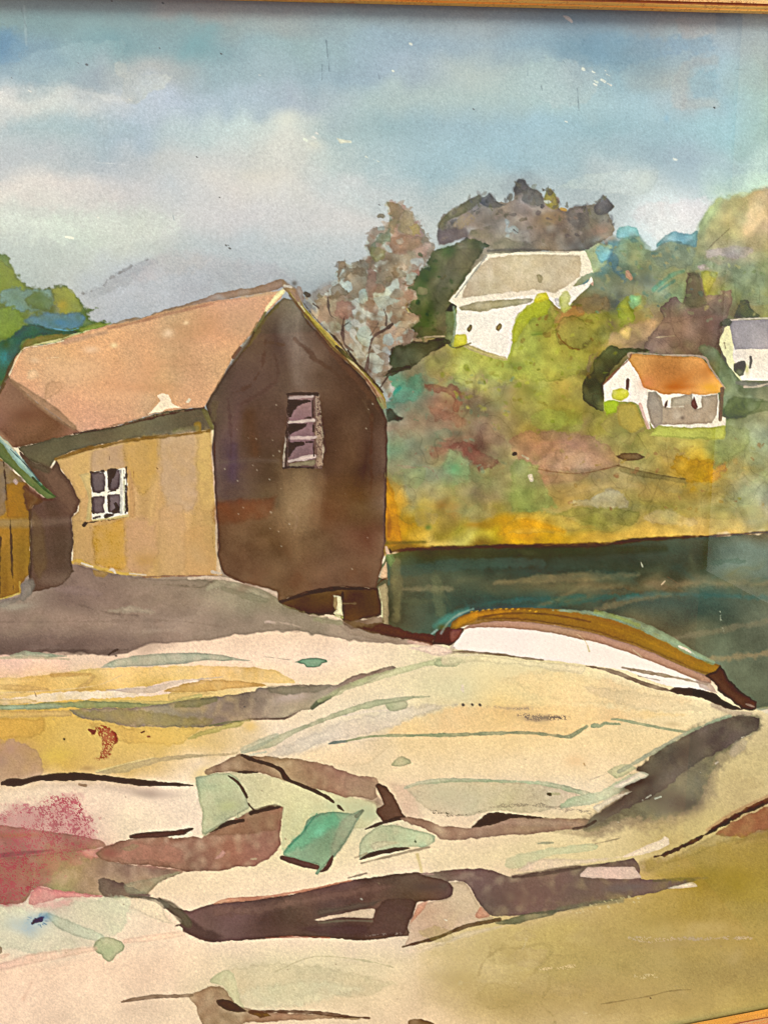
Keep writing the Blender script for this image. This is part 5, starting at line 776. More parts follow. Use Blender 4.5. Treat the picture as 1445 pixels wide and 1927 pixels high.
L('22,716,8 60,745,16 100,775,20 140,805,10', '#8e705a', a=.75, soft=2.5); L('-10,812,16 20,838,16', '#90745f', a=.7, soft=4); B(50, 790, 34, 20, '#5c3a2c', .5); L('0,738,6 10,722,4', '#5c4828', a=.7)
# eave
G('33,842 80,831 149,814 215,803 291,780 340,771 384,767 396,776 402,796 403,808 380,811 346,815 300,821 242,827 190,837 138,849 106,862 95,878 85,878 60,868 45,856', '#54503c', soft=1, rough=1.4, col2='#5f5b45', tex=.12, edge=.14, region='painted_barn_eave')
L('140,816,3 215,804,3 300,783,3 384,767,3', '#4a342a', a=.8, rough=1.2); L('180,808,4 240,795,5 300,780,4 345,773,3', '#8c6c54', a=.6, rough=1.5, dry=.7); L('384,772,8 396,790,14 401,806,6', '#6c6a3c', a=.7, soft=2); L('372,800,14 374,812,10', '#a08030', a=.7, soft=2); L('330,814,14 370,806,12', '#7c7a50', a=.6, soft=3)
# yellow wall
WL = 'painted_barn_side_wall'
G('105,866 106,862 138,849 190,837 242,827 300,821 346,815 397,811 399,850 403,893 406,950 409,987 411,1043 414,1070 418,1082 383,1084 310,1086 290,1088 250,1082 218,1079 190,1073 168,1065 150,1062 137,1062 138,1020 137,974 148,962 150,943 142,925 134,909 120,888', '#bc9a62', soft=.9, rough=1, col2='#c4a06c', streak='v', tex=.06, grain=.045, region=WL)
F('106,866 150,852 175,846 172,900 160,940 150,930 134,905', '#cba768', a=.7, soft=5); F('175,848 232,832 236,880 210,885 172,888', '#b59a80', a=.75, soft=7); F('234,832 300,822 302,850 296,900 270,930 244,900', '#c29c4e', a=.8, soft=8, rough=3); F('302,822 370,815 372,900 368,960 320,960 304,900', '#bfa68a', a=.75, soft=8, rough=3); F('370,814 397,812 402,900 406,960 380,960 372,900', '#d2b26a', a=.85, soft=8, rough=3)
F('175,990 200,984 236,978 240,1068 215,1070 180,1060', '#c4983a', a=.85, soft=6, rough=3); F('236,980 290,975 300,1040 270,1078 242,1074', '#b89272', a=.65, soft=8, rough=3); F('140,980 172,985 180,1050 160,1060 140,1055', '#b8965c', a=.6, soft=4); F('300,960 345,950 352,1070 300,1080', '#c6a478', a=.6, soft=6); F('345,1000 400,990 405,1080 350,1082', '#b8925c', a=.5, soft=6); B(280,1055,18,14,'#a88038',.5); B(370,1040,16,20,'#b8a078',.4)
L('292,900,18 288,940,14 284,985,10', '#c4a468', a=.4, soft=4)
L('400,850,5 404,900,5 408,980,6 410,1040,8 412,1078,8', '#dcc4ac', a=.9, soft=1.2, rough=1)
L('106,863,7 125,858,8 160,846,8 200,838,8 242,829,7 300,822,6 345,818,5 395,811,4', '#80602a', a=.75, soft=1.6, rough=1.3, col2='#6a5428'); L('110,866,2 160,852,2 240,833,2', '#e0c07c', a=.6)
L('137,1058,8 150,1055,10 165,1062,7 190,1070,6 215,1076,6 240,1080,5 265,1080,4', '#d8b04c', a=.9, rough=1.2); L('155,1060,4 175,1066,3', '#ece4d4'); L('205,1073,3 212,1072,6 218,1078,3', '#ece0cc'); L('245,1079,3 275,1082,3', '#ece0cc')
F('175,1072 195,1072 205,1078 195,1086 180,1084', '#a8843c', a=.7, soft=2); L('270,1086,3 310,1084,4 360,1084,3 400,1083,2.5', '#966e5c', a=.7); L('355,1088,3 400,1087,6 440,1092,5 480,1103,5 521,1118,4', '#dcc6a8', a=.9, rough=1); L('400,1076,6 415,1079,6', '#e8d8c8')
L('295,880,2 297,882,3', '#6c4c20', edge=0); L('206,855,1.6 207,865,1.6', '#6c5440', a=.6)
# side window
RW = 'painted_side_window'
F('150,893 172,891 173,974 163,978 168,940 160,915', '#c8bf80', a=.75, soft=1.6, rough=1.2)
G('172,888 200,886 236,880 240,900 241,972 210,976 174,979', '#ddd6c8', soft=.9, rough=1, edge=.0, tex=.03, region=RW)
for P in ('172,890 197,888 199,912 199,925 186,929 176,928 173,910', '204,884 228,885 227,905 225,921 214,925 204,922', '174,935 198,932 197,950 196,963 184,967 177,966', '204,932 226,930 227,950 226,962 214,965 205,962'):
    G(P, '#5f5556', soft=.9, rough=1.4, edge=.2, col2='#6a6062', region=RW)
for s in ('172,890,4 173,910,4 176,925,4', '172,890,3 195,887,3', '206,886,7 207,900,8 206,918,5', '208,885,6 222,883,4', '216,888,10 212,898,8', '175,938,4 175,955,4 177,966,3', '205,934,5 205,950,4 206,962,3', '218,948,3 222,957,6 214,963,5', '204,926,4 218,922,3', '176,975,4 188,972,4', '200,972,8 212,969,6', '214,966,3 228,963,3', '238,880,2.5 239,910,2 240,960,3', '234,884,2 234,900,2', '236,915,3 238,945,3 238,965,4'):
    L(s, '#1f1a1c', rough=1.6, edge=0, a=.92)
L('228,885,5 229,930,5 229,965,5', '#c8c8c0', a=.8); L('234,905,3 235,960,3', '#c4c0a0', a=.9); L('244,885,5 247,905,6 248,930,7 250,970,8', '#c79c66', a=.8, rough=1); L('252,886,1.5 253,920,1.5 255,970,1.5', '#a88050', a=.6)
L('158,988,6 162,985,5', '#241c18', rough=1); L('164,984,3 185,980,3', '#3c3024', rough=1.2); L('192,979,3 240,972,3', '#5c4a30', a=.7, rough=1.4, dry=.6); L('176,979,4 210,975,4 241,970,4', '#d4c486', a=.85)
L('195,882,4 215,881,3', '#8c7a60', a=.01)
# shaded nook and the lean-to at the left edge
G('33,843 60,868 97,880 107,867 120,888 134,909 142,925 150,943 148,962 136,974 138,1020 136,1062 140,1075 120,1100 60,1115 55,1090 58,1060 58,960 70,945 95,930 60,895 45,870', '#5d4b3c', soft=1.2, rough=1.4, col2='#4f4034', tex=.14, streak='v', region='painted_shaded_corner')
F('60,870 100,880 130,910 146,945 135,965 105,935 85,900', '#6a5646', a=.6, soft=6); L('95,940,20 110,1000,24 115,1060,20', '#4a3c30', a=.5, soft=10); B(95, 1085, 34, 14, '#7a685a', .6); L('-60,984,14 60,984,18 130,980,14', '#857264', a=.4, soft=6); L('60,870,14 90,885,12', '#4c4a38', a=.6, soft=3); F('60,960 62,1060 75,1090 90,1060 80,980', '#6c5838', a=.4, soft=4)
SH = 'painted_lean_to'
G('-470,1140 -470,820 -60,830 0,862 30,890 55,915 58,950 58,1010 57,1080 42,1098 40,1115 20,1122 0,1128', '#85632a', soft=1, rough=1.3, col2='#94702e', tex=.12, streak='v', edge=.1, region=SH)
F('-470,820 0,862 30,890 50,905 30,912 14,912 12,940 -10,975 -470,975', '#7c6f5c', a=.8, soft=2.5, rough=2, streak='v'); F('15,912 45,908 50,930 56,970 30,975 14,972', '#9a6f20', a=.7, soft=2); F('46,915 75,930 80,942 65,952 58,965 50,955', '#5c4024', a=.9, soft=2, rough=2); B(60, 925, 16, 10, '#6a4c38', .7)
L('-60,986,16 0,985,16 55,984,16', '#8f7c60', a=.6, soft=5); F('26,905 30,901 34,908 31,912', '#c4a89c', rough=.6)
for s in ('20,975,2 22,1020,2.5 26,1110,3', '8,870,2 14,940,1.5', '57,960,3 58,1040,3 57,1085,3', '2,1010,2 0,1120,2'): L(s, '#3c3010', a=.7, rough=1.2)
L('-60,1132,3 0,1127,3 38,1116,3', '#c8b458', a=.9); L('38,1095,4 39,1115,4', '#bc9a4c', a=.9); F('40,1100 62,1088 66,1108 45,1128 0,1145 -60,1150 0,1132 38,1120', '#7c7a6c', a=.7, soft=2.5, rough=2); B(30, 1140, 30, 8, '#a0a08c', .6)
G('-470,560 -60,790 -20,812 0,826 19,845 40,872 62,893 85,915 106,934 100,938 88,937 72,925 56,912 30,885 0,860 -60,815 -470,600', '#55633a', soft=1, rough=1, col2='#647446', edge=.12, region='painted_lean_to_roof')
L('-60,785,9 0,825,9 20,846,13 40,870,14 60,893,9 78,912,4', '#8fb3ac', a=.9, rough=.8, soft=1.2); L('62,898,4 90,925,4 105,934,2', '#2c5a34', a=.9); L('-10,815,3 20,838,3 28,848,3', '#d0c0a4', a=.8); L('20,845,2 50,875,2 75,905,2.5', '#26383a', a=.7)
L('50,915,8 80,938,6 100,940,4', '#5c3c30', a=.7, soft=2)

# gable wall: upper colours hold some pale reflection from the glass
GW = 'painted_barn_gable'
apply_field([(540, [(380,(100,88,60)),(500,(105,85,65)),(545,(120,105,90)),(600,(95,75,60)),(730,(90,70,55))]),
 (640, [(380,(78,62,48)),(450,(82,64,50)),(500,(84,64,52)),(525,(76,58,52)),(550,(108,90,82)),(590,(90,70,60)),(650,(70,50,40)),(730,(80,60,50))]),
 (720, [(380,(72,62,50)),(440,(86,66,60)),(500,(84,64,56)),(525,(84,66,56)),(560,(102,82,72)),(610,(86,66,54)),(660,(80,58,46)),(700,(76,58,46)),(730,(80,60,48))]),
 (790, [(380,(78,66,52)),(420,(80,64,56)),(450,(84,62,58)),(480,(74,54,42)),(530,(78,58,50)),(620,(78,56,44)),(680,(84,62,48)),(700,(70,52,42)),(730,(88,66,56))]),
 (880, [(380,(92,76,68)),(420,(86,68,64)),(440,(72,56,62)),(470,(84,64,54)),(520,(78,60,46)),(570,(92,74,56)),(620,(76,54,42)),(660,(84,60,44)),(695,(64,44,36)),(730,(92,70,60))]),
 (932, [(380,(92,74,66)),(430,(80,62,58)),(500,(92,72,54)),(540,(112,88,66)),(580,(122,98,74)),(625,(90,64,46)),(680,(80,56,34)),(730,(100,76,62))]),
 (958, [(380,(96,68,50)),(420,(94,66,48)),(470,(98,72,52)),(530,(122,94,70)),(570,(118,90,66)),(620,(96,64,44)),(680,(92,68,46)),(730,(104,80,66))]),
 (1010, [(380,(88,62,48)),(430,(94,68,50)),(500,(88,64,44)),(550,(120,88,64)),(590,(112,84,62)),(640,(96,68,52)),(690,(86,54,42)),(730,(106,80,64))]),
 (1070, [(380,(100,74,58)),(430,(92,66,50)),(500,(104,78,58)),(560,(98,70,52)),(620,(104,76,60)),(680,(100,72,56)),(730,(104,78,62))]),
 (1120, [(380,(110,84,70)),(520,(100,74,54)),(600,(94,66,52)),(730,(90,66,54))])], (375, 535, 740, 1145),
 '535,561 527,568 515,578 495,597 481,620 468,646 455,662 443,677 430,692 419,711 403,737 388,761 391,772 395,784 402,800 402,812 400,850 403,893 406,940 409,987 411,1043 415,1064 424,1080 440,1089 458,1096 490,1104 520,1113 523,1124 526,1134 550,1124 579,1115 610,1110 642,1106 680,1107 707,1108 713,1090 720,1066 724,1040 726,1018 727,980 726,940 728,880 729,800 725,782 717,761 703,738 689,716 660,687 627,658 600,626 575,596 554,566', warp=8, tex=.07, soft=1, rough=1.2, edge=.16, region=GW)
for s, c, w, a in (('500,640,4 496,680,5 488,700,4 470,725,4 440,740,3', '#4a342a', 0, .55), ('498,645,4 520,645,6 535,650,4', '#543c30', 0, .5), ('555,640,6 580,660,8 592,675,6 615,690,4 640,710,2', '#4a342a', 0, .55), ('430,750,4 434,800,4 436,870,3', '#4c3834', 0, .5), ('699,780,4 700,820,5 698,870,6 700,900,7 696,930,4', '#4a3024', 0, .65), ('640,705,2 680,750,2.5 700,790,2', '#54402f', 0, .5), ('455,760,3 490,740,5 520,715,4 522,690,5 515,660,3', '#4c3630', 0, .5), ('570,590,10 600,625,12 640,680,10 680,725,8 712,770,6', '#54392c', 0, .6), ('438,680,8 470,640,10 500,600,8 525,572,5', '#66552f', 0, .5), ('405,760,12 400,790,10', '#5c4c38', 0, .5)):
    L(s, c, a=a, soft=2.2, rough=2.6, edge=0)
L('440,840,14 440,900,16', '#4c3a4c', a=.4, soft=7); L('470,780,16 480,850,18', '#553420', a=.35, soft=10); L('560,600,12 556,680,20 560,720,16', '#8c766c', a=.35, soft=8); L('405,870,5 500,866,6 540,872,4', '#6c5850', a=.4, soft=5)
F('600,900 700,893 727,895 727,935 640,945 605,950', '#5c3c24', a=.18, soft=8, rough=3); F('405,946 490,938 520,935 500,975 405,985', '#6c3420', a=.4, soft=6, rough=2); L('545,880,60 550,960,50 556,1050,30', '#8c6c50', a=.2, soft=14); F('533,885 606,882 610,930 600,1000 545,1000 530,930', '#98765a', a=.3, soft=10)
mottle(410, 950, 725, 1110, ['#5c3828', '#7c5c44', '#6c4834', '#8a684e'], 30, 8, 24, .25, 41, hardp=.15, asp=1)
L('545,960,2 560,975,2 553,1000,2', '#a07c64', a=.3, soft=3)
for k in range(30): x, y = q.uniform(420, 720), q.uniform(700, 1100); L(f'{x},{y},1.4 {x+1},{y+1},1.4', '#b09c88', a=.5, edge=0)
L('727,800,2 727,880,2 725,960,2 724,1020,2', '#3c1c14', a=.7); L('404,830,2 405,900,2.5 410,990,2 412,1045,2 424,1080,2 460,1097,2', '#4a2c1c', a=.7)
# rake trims
L('536,544,9 520,560,8 505,577,6 498,590,3', '#dccba2', a=.95, rough=.8); L('498,590,3 470,640,3 445,675,4 420,708,3 390,760,3', '#54402c', a=.6); L('500,588,4 492,602,4 480,622,3', '#7c6c44', a=.8); L('452,655,6 440,672,8', '#6c4c38', a=.8)
G('536,543 548,539 556,545 571,575 592,602 613,625 634,645 654,667 675,688 696,708 712,728 726,750 727,768 718,762 705,738 689,716 660,687 627,658 600,626 575,596 556,568 545,556', '#9a8a48', soft=1, rough=1, col2='#a8964c', tex=.14, edge=.18, region='painted_rake_board')
L('549,548,6 560,565,6 572,585,5', '#d2c69a', a=.9, rough=.8); L('580,592,4 610,622,5 640,655,5', '#c4ac54', a=.8); L('640,655,5 670,690,5 700,725,5', '#c8b888', a=.8); L('690,715,5 705,735,8 718,752,8 725,765,5', '#b48c70', a=.8); L('715,752,10 722,765,10', '#8a8a5c', a=.8)
L('556,545,2 575,575,2 600,606,2 634,640,3 660,672,2 690,702,3 720,738,3', '#4a3f24', a=.8, rough=1.2); L('633,652,5 650,668,6 665,680,3', '#3c3a1c', a=.9); L('655,660,2 668,678,4', '#3c2c20')
L('545,556,4 575,592,4 627,654,4 689,713,4 716,757,3', '#6c4c34', a=.7); L('532,528,3 540,540,12 552,548,12 560,565,8', '#8c705c', a=.75, rough=1.4, soft=1.6); L('536,538,4 548,540,5', '#dcd4c4', a=.9); B(555, 532, 5, 5, '#5c5450', .9); L('574,552,8 580,556,9', '#4c4238', rough=1.2); F('560,538 568,540 572,560 566,575 556,558', '#94786a', a=.8, soft=1.2)
F('728,770 735,768 748,782 757,788 740,792 728,795', '#2f3a30', a=.85, soft=2.5, rough=2.5)
# gable window
RW2 = 'painted_gable_window'
G('542,741 570,739 598,739 604,760 605,800 607,850 606,882 580,881 556,880 533,884 531,870 537,845 540,800', '#67544c', soft=1, rough=1.2, region=RW2)
G('545,748 588,747 590,800 592,866 543,866', '#80696a', soft=.9, rough=.8, edge=.05, col2='#886f6e', region=RW2)
L('597,745,6 600,790,10 602,830,12 602,878,9', '#9a8470', a=.85, dry=.55, rough=1.6)
L('545,749,5 565,747,5 588,746,5', '#b8a6a0', a=.95); L('545,794,5 570,793,6 590,791,6', '#c4b0aa', a=.95, rough=1); L('545,824,6 570,824,6 593,823,6', '#bca8a2', a=.95, rough=1); L('544,868,5 565,864,7 592,859,7', '#cbb8b0', a=.95, rough=1.2); F('545,872 570,868 592,866 592,874 570,876 545,878', '#8c8068', a=.9)
L('540,742,4 560,741,5 598,742,6', '#2c2624', rough=1); L('543,742,4 541,790,3 540,830,4 538,878,3', '#2c2624', a=.85, rough=1.2, dry=.4); L('533,882,3 545,879,3 560,880,3 590,880,2', '#3c3430', rough=1.4)
G('544,753 585,752 586,757 570,759 560,763 552,772 548,785 543,785', '#231e22', soft=.8, rough=1.4); G('543,798 578,797 577,803 568,808 556,812 546,818 543,812', '#231e22', soft=.8, rough=1.2); G('543,832 572,831 572,836 560,840 552,848 547,858 543,860', '#2a2428', soft=.8, rough=1.4)
L('588,754,2.5 589,785,3', '#2a2424'); L('590,800,3 590,812,4', '#2a2424'); L('576,832,3 590,832,3', '#2a2424'); L('590,835,2 591,858,3', '#2a2424'); L('573,787,3 584,786,4', '#2a2424', rough=1); L('545,800,3 543,860,3','#2a2428',a=.6)
L('536,820,2 538,830,3 535,850,3 534,878,3', '#c0aca4', a=.9, rough=1.2); L('595,750,1.5 598,860,1.5', '#b0a08c', a=.7); L('606,840,2 608,850,3 606,880,2', '#c0b09c', a=.7, rough=2)
# under the barn
UB = 'painted_barn_footing'
G('526,1135 545,1128 582,1114 610,1108 648,1104 680,1106 710,1108 716,1130 719,1145 720,1157 700,1162 680,1166 665,1170 648,1170 640,1160 629,1158 600,1157 579,1155 560,1151 545,1146', '#4e3424', soft=1, rough=1.2, col2='#5c4230', tex=.16, edge=.2, region=UB)
L('528,1133,4 560,1122,6 600,1112,8 650,1107,6 690,1108,4', '#2c140c', a=.85, rough=.9); L('645,1115,4 645,1140,4 648,1165,4', '#2c1a10', a=.8, rough=1.4); L('645,1136,2 670,1136,3', '#7c6854', a=.8, rough=1.2)
L('535,1143,4 560,1150,5 590,1158,4 615,1163,4', '#8c8468', a=.8, soft=1.5, rough=2)
G('627,1120 641,1124 642,1135 644,1150 645,1158 633,1158 628,1154 634,1148 631,1135', '#e0d2c0', soft=.8, rough=.9); G('628,1124 634,1122 636,1136 632,1150 627,1140', '#9a8066', soft=.9, rough=.8); L('632,1159,5 644,1162,5', '#c0c48c', a=.9)
G('710,1104 718,1100 726,1098 730,1110 731,1150 732,1180 718,1179 718,1160 720,1145 716,1128', '#a59681', soft=1, rough=.9, edge=.14, region=UB); L('713,1108,3 718,1130,2.5 719,1150,3 718,1178,3', '#dcd2c0'); G('716,1076 721,1066 727,1058 729,1075 729,1090 720,1089 713,1086', '#c0b4a4', soft=.9, rough=.8); L('711,1100,3 720,1091,3 730,1088,3', '#54402c', a=.9); L('731,1062,5 732,1100,4', '#4c6860', a=.8)
L('727,1030,4 730,1040,6 732,1045,4', '#d4b498', rough=.8); L('733,1033,3 736,1040,4', '#4c2c20'); F('729,1045 738,1044 742,1055 735,1066 730,1060', '#7c9c6c', a=.85, soft=1.5)
G('645,1168 665,1170 690,1174 716,1172 732,1176 760,1184 790,1192 820,1196 816,1205 812,1213 790,1209 760,1205 723,1197 695,1190 665,1182', '#563a2d', soft=1.3, rough=1.6, col2='#4a3028', tex=.16, region=UB); F('650,1170 700,1162 718,1160 718,1172 700,1180 660,1182', '#6c5644', a=.8, soft=3, rough=3); F('640,1178 700,1190 760,1206 740,1210 660,1195', '#8f7c68', a=.5, soft=4)

# ================================================================ the boat
BT = 'painted_boat'
F('811,1214 816,1200 821,1190 834,1184 850,1180 872,1183 868,1196 856,1209 845,1216 830,1213', '#4f221c', rough=1.1, col2='#5c3428', region=BT); F('850,1186 868,1185 864,1200 850,1210 845,1200', '#86584c', a=.8, soft=2.5); F('860,1206 872,1190 878,1184 868,1205 856,1218 846,1219', '#b8a090', a=.7, soft=1)
G('866,1196 877,1183 893,1180 958,1181 1010,1186 1061,1195 1100,1203 1138,1212 1180,1226 1215,1240 1245,1252 1267,1260 1300,1275 1325,1286 1336,1300 1310,1300 1267,1294 1225,1281 1179,1262 1140,1256 1102,1251 1050,1244 988,1239 930,1232 880,1226 850,1219 856,1210', '#e5dbd6', soft=.9, rough=.8, edge=.02, tex=.01, grain=.012, region=BT)
F('872,1184 885,1175 905,1169 947,1165 990,1168 1035,1174 1075,1182 1112,1189 1150,1200 1190,1212 1230,1228 1267,1244 1300,1258 1334,1272 1338,1286 1325,1287 1300,1275 1267,1261 1215,1241 1180,1227 1138,1213 1100,1204 1061,1196 1010,1187 958,1182 893,1181', '#b58d74', rough=.8, soft=1, col2='#a5826e', edge=.16, region=BT)
L('862,1178,6 905,1169,6 947,1165,7 1009,1169,7 1060,1177,7 1112,1187,7 1150,1198,7 1190,1210,7 1230,1226,7 1267,1243,7 1300,1257,6 1336,1271,5', '#93703c', rough=.8, region=BT)
F('848,1182 850,1172 860,1163 875,1156 900,1150 932,1146 970,1144 1009,1144 1050,1146 1087,1150 1125,1157 1164,1166 1200,1179 1241,1195 1275,1213 1308,1234 1335,1246 1356,1254 1350,1266 1339,1272 1300,1258 1267,1243 1230,1227 1190,1211 1150,1198 1112,1187 1060,1178 1009,1170 960,1165 906,1166 885,1171 868,1180 857,1185', '#936a10', rough=.9, soft=1, col2='#84600e', tex=.12, edge=.18, streak='h', region=BT)
F('852,1180 862,1164 890,1154 930,1149 960,1150 940,1160 900,1163 875,1175 860,1184', '#b88410', a=.7, soft=3, rough=2); L('900,1162,3 960,1154,3 1040,1157,3 1110,1170,3', '#5c3c08', a=.5, soft=1.5); L('1130,1175,8 1190,1195,10 1250,1222,8 1310,1250,6', '#a87c10', a=.55, soft=3); L('1000,1146,3 1080,1150,3', '#8c7428', a=.5); B(836, 1184, 10, 6, '#4c5430', .8)
for x in range(885, 1010, 11): L(f'{x},{1152-6*math.sin((x-885)/125*3.1)},2 {x+3},{1151-6*math.sin((x-885)/125*3.1)},2', '#d8a83c', a=.6, edge=0)
L('1040,1148,3 1100,1152,8 1160,1163,12 1210,1180,16 1260,1205,14 1300,1228,14 1340,1247,8', '#8fae98', a=.75, rough=1.2, soft=1.6); L('1120,1152,8 1160,1162,8 1200,1176,6', '#8c9c54', a=.5, soft=2); L('1276,1216,3 1290,1222,5 1298,1227,3', '#e4d8c8'); L('830,1192,3 845,1170,4 865,1156,4 890,1146,3', '#a0c0c0', a=.6, soft=2)
L('1102,1253,2 1125,1257,5 1160,1266,8 1190,1278,8 1225,1291,8 1258,1299,3', '#84705c', a=.92, rough=.9); L('1170,1256,4 1200,1262,7 1240,1269,7 1290,1279,5 1330,1288,3', '#94846a', a=.85, rough=.9); L('1200,1272,2 1240,1280,1.5', '#a0907c', a=.8)
F('1310,1280 1334,1282 1344,1296 1350,1305 1330,1300 1318,1294', '#b09484', a=.7, soft=1.5)
L('830,1228,2 850,1228,5 880,1227,5 940,1232,4 985,1238,4 1022,1242,2', '#84735a', a=.85, rough=.8); L('845,1228,8 852,1220,6', '#b4a48c', a=.6, soft=1.5)
G('1326,1271 1335,1266 1346,1262 1355,1251 1361,1262 1370,1278 1390,1298 1412,1314 1424,1320 1422,1334 1410,1338 1395,1334 1380,1322 1360,1308 1349,1300 1348,1290', '#432a1e', soft=1, rough=1.2, col2='#573c2c', tex=.14, edge=.25, region=BT)
L('1345,1280,10 1370,1300,12 1395,1320,10', '#6c5040', a=.35, soft=4); F('1258,1300 1268,1293 1290,1294 1320,1298 1345,1306 1362,1320 1385,1330 1398,1336 1375,1336 1350,1326 1325,1315 1300,1310 1275,1306', '#33150d', rough=1.1, region=BT); L('1340,1326,10 1375,1340,10 1410,1344,8', '#a08c7c', a=.55, soft=3); L('1403,1325,3 1418,1330,2', '#a08c7c', a=.8)
F('830,1238 840,1230 870,1228 930,1235 1020,1244 1100,1254 1090,1268 1000,1256 900,1246 850,1252 832,1250', '#d9cfa4', a=.6, soft=2, rough=1.5); F('770,1220 812,1214 840,1218 850,1228 830,1234 800,1228', '#e2cdb8', a=.7, soft=1.5); L('770,1207,8 810,1214,6', '#d0a494', a=.6, soft=2.5); L('835,1235,2 900,1232,2','#e4d8b8',a=.6)
L('1085,1193,1.2 1100,1206,2 1108,1225,2.5', '#d8c69c', a=.8); L('1190,1222,2 1208,1238,2', '#d8c8a4', a=.6)
for k in range(70): x, y = q.uniform(0, 1440), q.uniform(1200, 1900); L(f'{x},{y},1.3 {x+1},{y+.5},1.3', '#8c7a64', a=.45, edge=0)
def _blur(A, n):
    for ax in (0, 1):
        c = np.cumsum(np.concatenate([np.take(A, [0]*(n+1), ax), A, np.take(A, [-1]*n, ax)], ax), ax)
        A = (np.take(c, np.arange(2*n+1, c.shape[ax]), ax)-np.take(c, np.arange(0, c.shape[ax]-2*n-1), ax))/(2*n+1)
    return A
_w = np.where(REG == NAMES.index('painted_sky'), .25, .5)[..., None]
C = C+_w*(C-_blur(_blur(C.astype(np.float64), 3), 3))              # pigment gathers at the edges of every wash
# pigment balance of the broad washes
_wl = lambda nm: (REG == NAMES.index(nm))[..., None]
_m = C.mean(-1, keepdims=True); _c = np.array((.965, 1.005, 1.02))*_m
C = np.where(_wl('painted_sky'), _c+(C-_m*np.array((.965, 1.005, 1.02)))*.74, C)*np.where(_wl('painted_sky'), np.array((1.03, 1.035, .99)), 1)
C = C*np.where(_wl('painted_water'), np.array((1.06, .99, .88)), 1)
C = C*np.where(_wl('painted_rock_ledges'), np.array((1.02, .99, .98)), 1)
_l = _wl('painted_rock_ledges'); _m = C.mean(-1, keepdims=True)*np.array((1.06, 1.0, .90)); C = np.where(_l, (_m+(C-_m)*.80)*np.array((1.01, 1.025, 1.05)), C)
C = C*np.where(_wl('painted_barn_roof'), np.array((1.06, 1.065, 1.05)), 1)
C = C*np.where(_wl('painted_barn_gable'), np.array((1.04, 1.11, 1.10)), 1)
C = C*np.where(_wl('painted_barn_footing'), np.array((1.0, 1.02, .9)), 1)
C = C*np.where(_wl('painted_sky'), 1, np.array((1.02, 1.025, .985)))
C = C*np.where(_wl('painted_dark_ledge') | _wl('painted_slab_shadow') | _wl('painted_crevice'), np.array((.94, .98, .98)), 1)
C = C*np.where(_wl('painted_barn_roof'), np.array((.98, 1.0, .98)), 1)
C = np.where(_wl('painted_barn_side_wall') & (C.mean(-1, keepdims=True) > .5), C*.7+hx('#c0a070')*.3, C)
_hi = np.clip((C.min(-1, keepdims=True)-.66)/.3, 0, 1); C = C*(1+_hi*np.array((.06, .045, .02)))
C = np.clip(C, 0, 1).astype(np.float32)
#PAINT-END
GAIN = (1.14, 1.05, .91); VEIL = .045

# ------------------------------------------------------------------ helpers and materials
def link(o, parent=None):
    sc.collection.objects.link(o)
    if parent is not None: o.parent = parent
    return o
def mesh_obj(name, verts, faces, mat, parent=None, smooth=False):
    me = bpy.data.meshes.new(name); me.from_pydata([tuple(v) for v in verts], [], faces); me.update()
    if smooth:
        for p in me.polygons: p.use_smooth = True
    me.materials.append(mat); return link(bpy.data.objects.new(name, me), parent)
def new_mat(name):
    m = bpy.data.materials.new(name); m.use_nodes = True; nt = m.node_tree
    return m, nt, nt.nodes, nt.links, nt.nodes['Principled BSDF']

# watercolour on cold-pressed paper
paper, nt, N, Lk, bs = new_mat('watercolour_paper')
at = N.new('ShaderNodeAttribute'); at.attribute_name = 'pigment'
tc = N.new('ShaderNodeTexCoord')
n1 = N.new('ShaderNodeTexNoise'); n1.inputs['Scale'].default_value = 900; n1.inputs['Detail'].default_value = 3; n1.inputs['Roughness'].default_value = .6
n2 = N.new('ShaderNodeTexNoise'); n2.inputs['Scale'].default_value = 2400; n2.inputs['Detail'].default_value = 1
Lk.new(tc.outputs['Object'], n1.inputs['Vector']); Lk.new(tc.outputs['Object'], n2.inputs['Vector'])
mr = N.new('ShaderNodeMapRange'); mr.inputs[1].default_value = .3; mr.inputs[2].default_value = .7; mr.inputs[3].default_value = .975; mr.inputs[4].default_value = 1.025
Lk.new(n2.outputs['Fac'], mr.inputs[0])
mx = N.new('ShaderNodeVectorMath'); mx.operation = 'SCALE'; Lk.new(at.outputs['Color'], mx.inputs[0]); Lk.new(mr.outputs[0], mx.inputs['Scale'])
Lk.new(mx.outputs[0], bs.inputs['Base Color'])
bs.inputs['Roughness'].default_value = .95; bs.inputs['Specular IOR Level'].default_value = .15
bp = N.new('ShaderNodeBump'); bp.inputs['Strength'].default_value = .42; bp.inputs['Distance'].default_value = .00025
Lk.new(n1.outputs['Fac'], bp.inputs['Height']); Lk.new(bp.outputs[0], bs.inputs['Normal'])

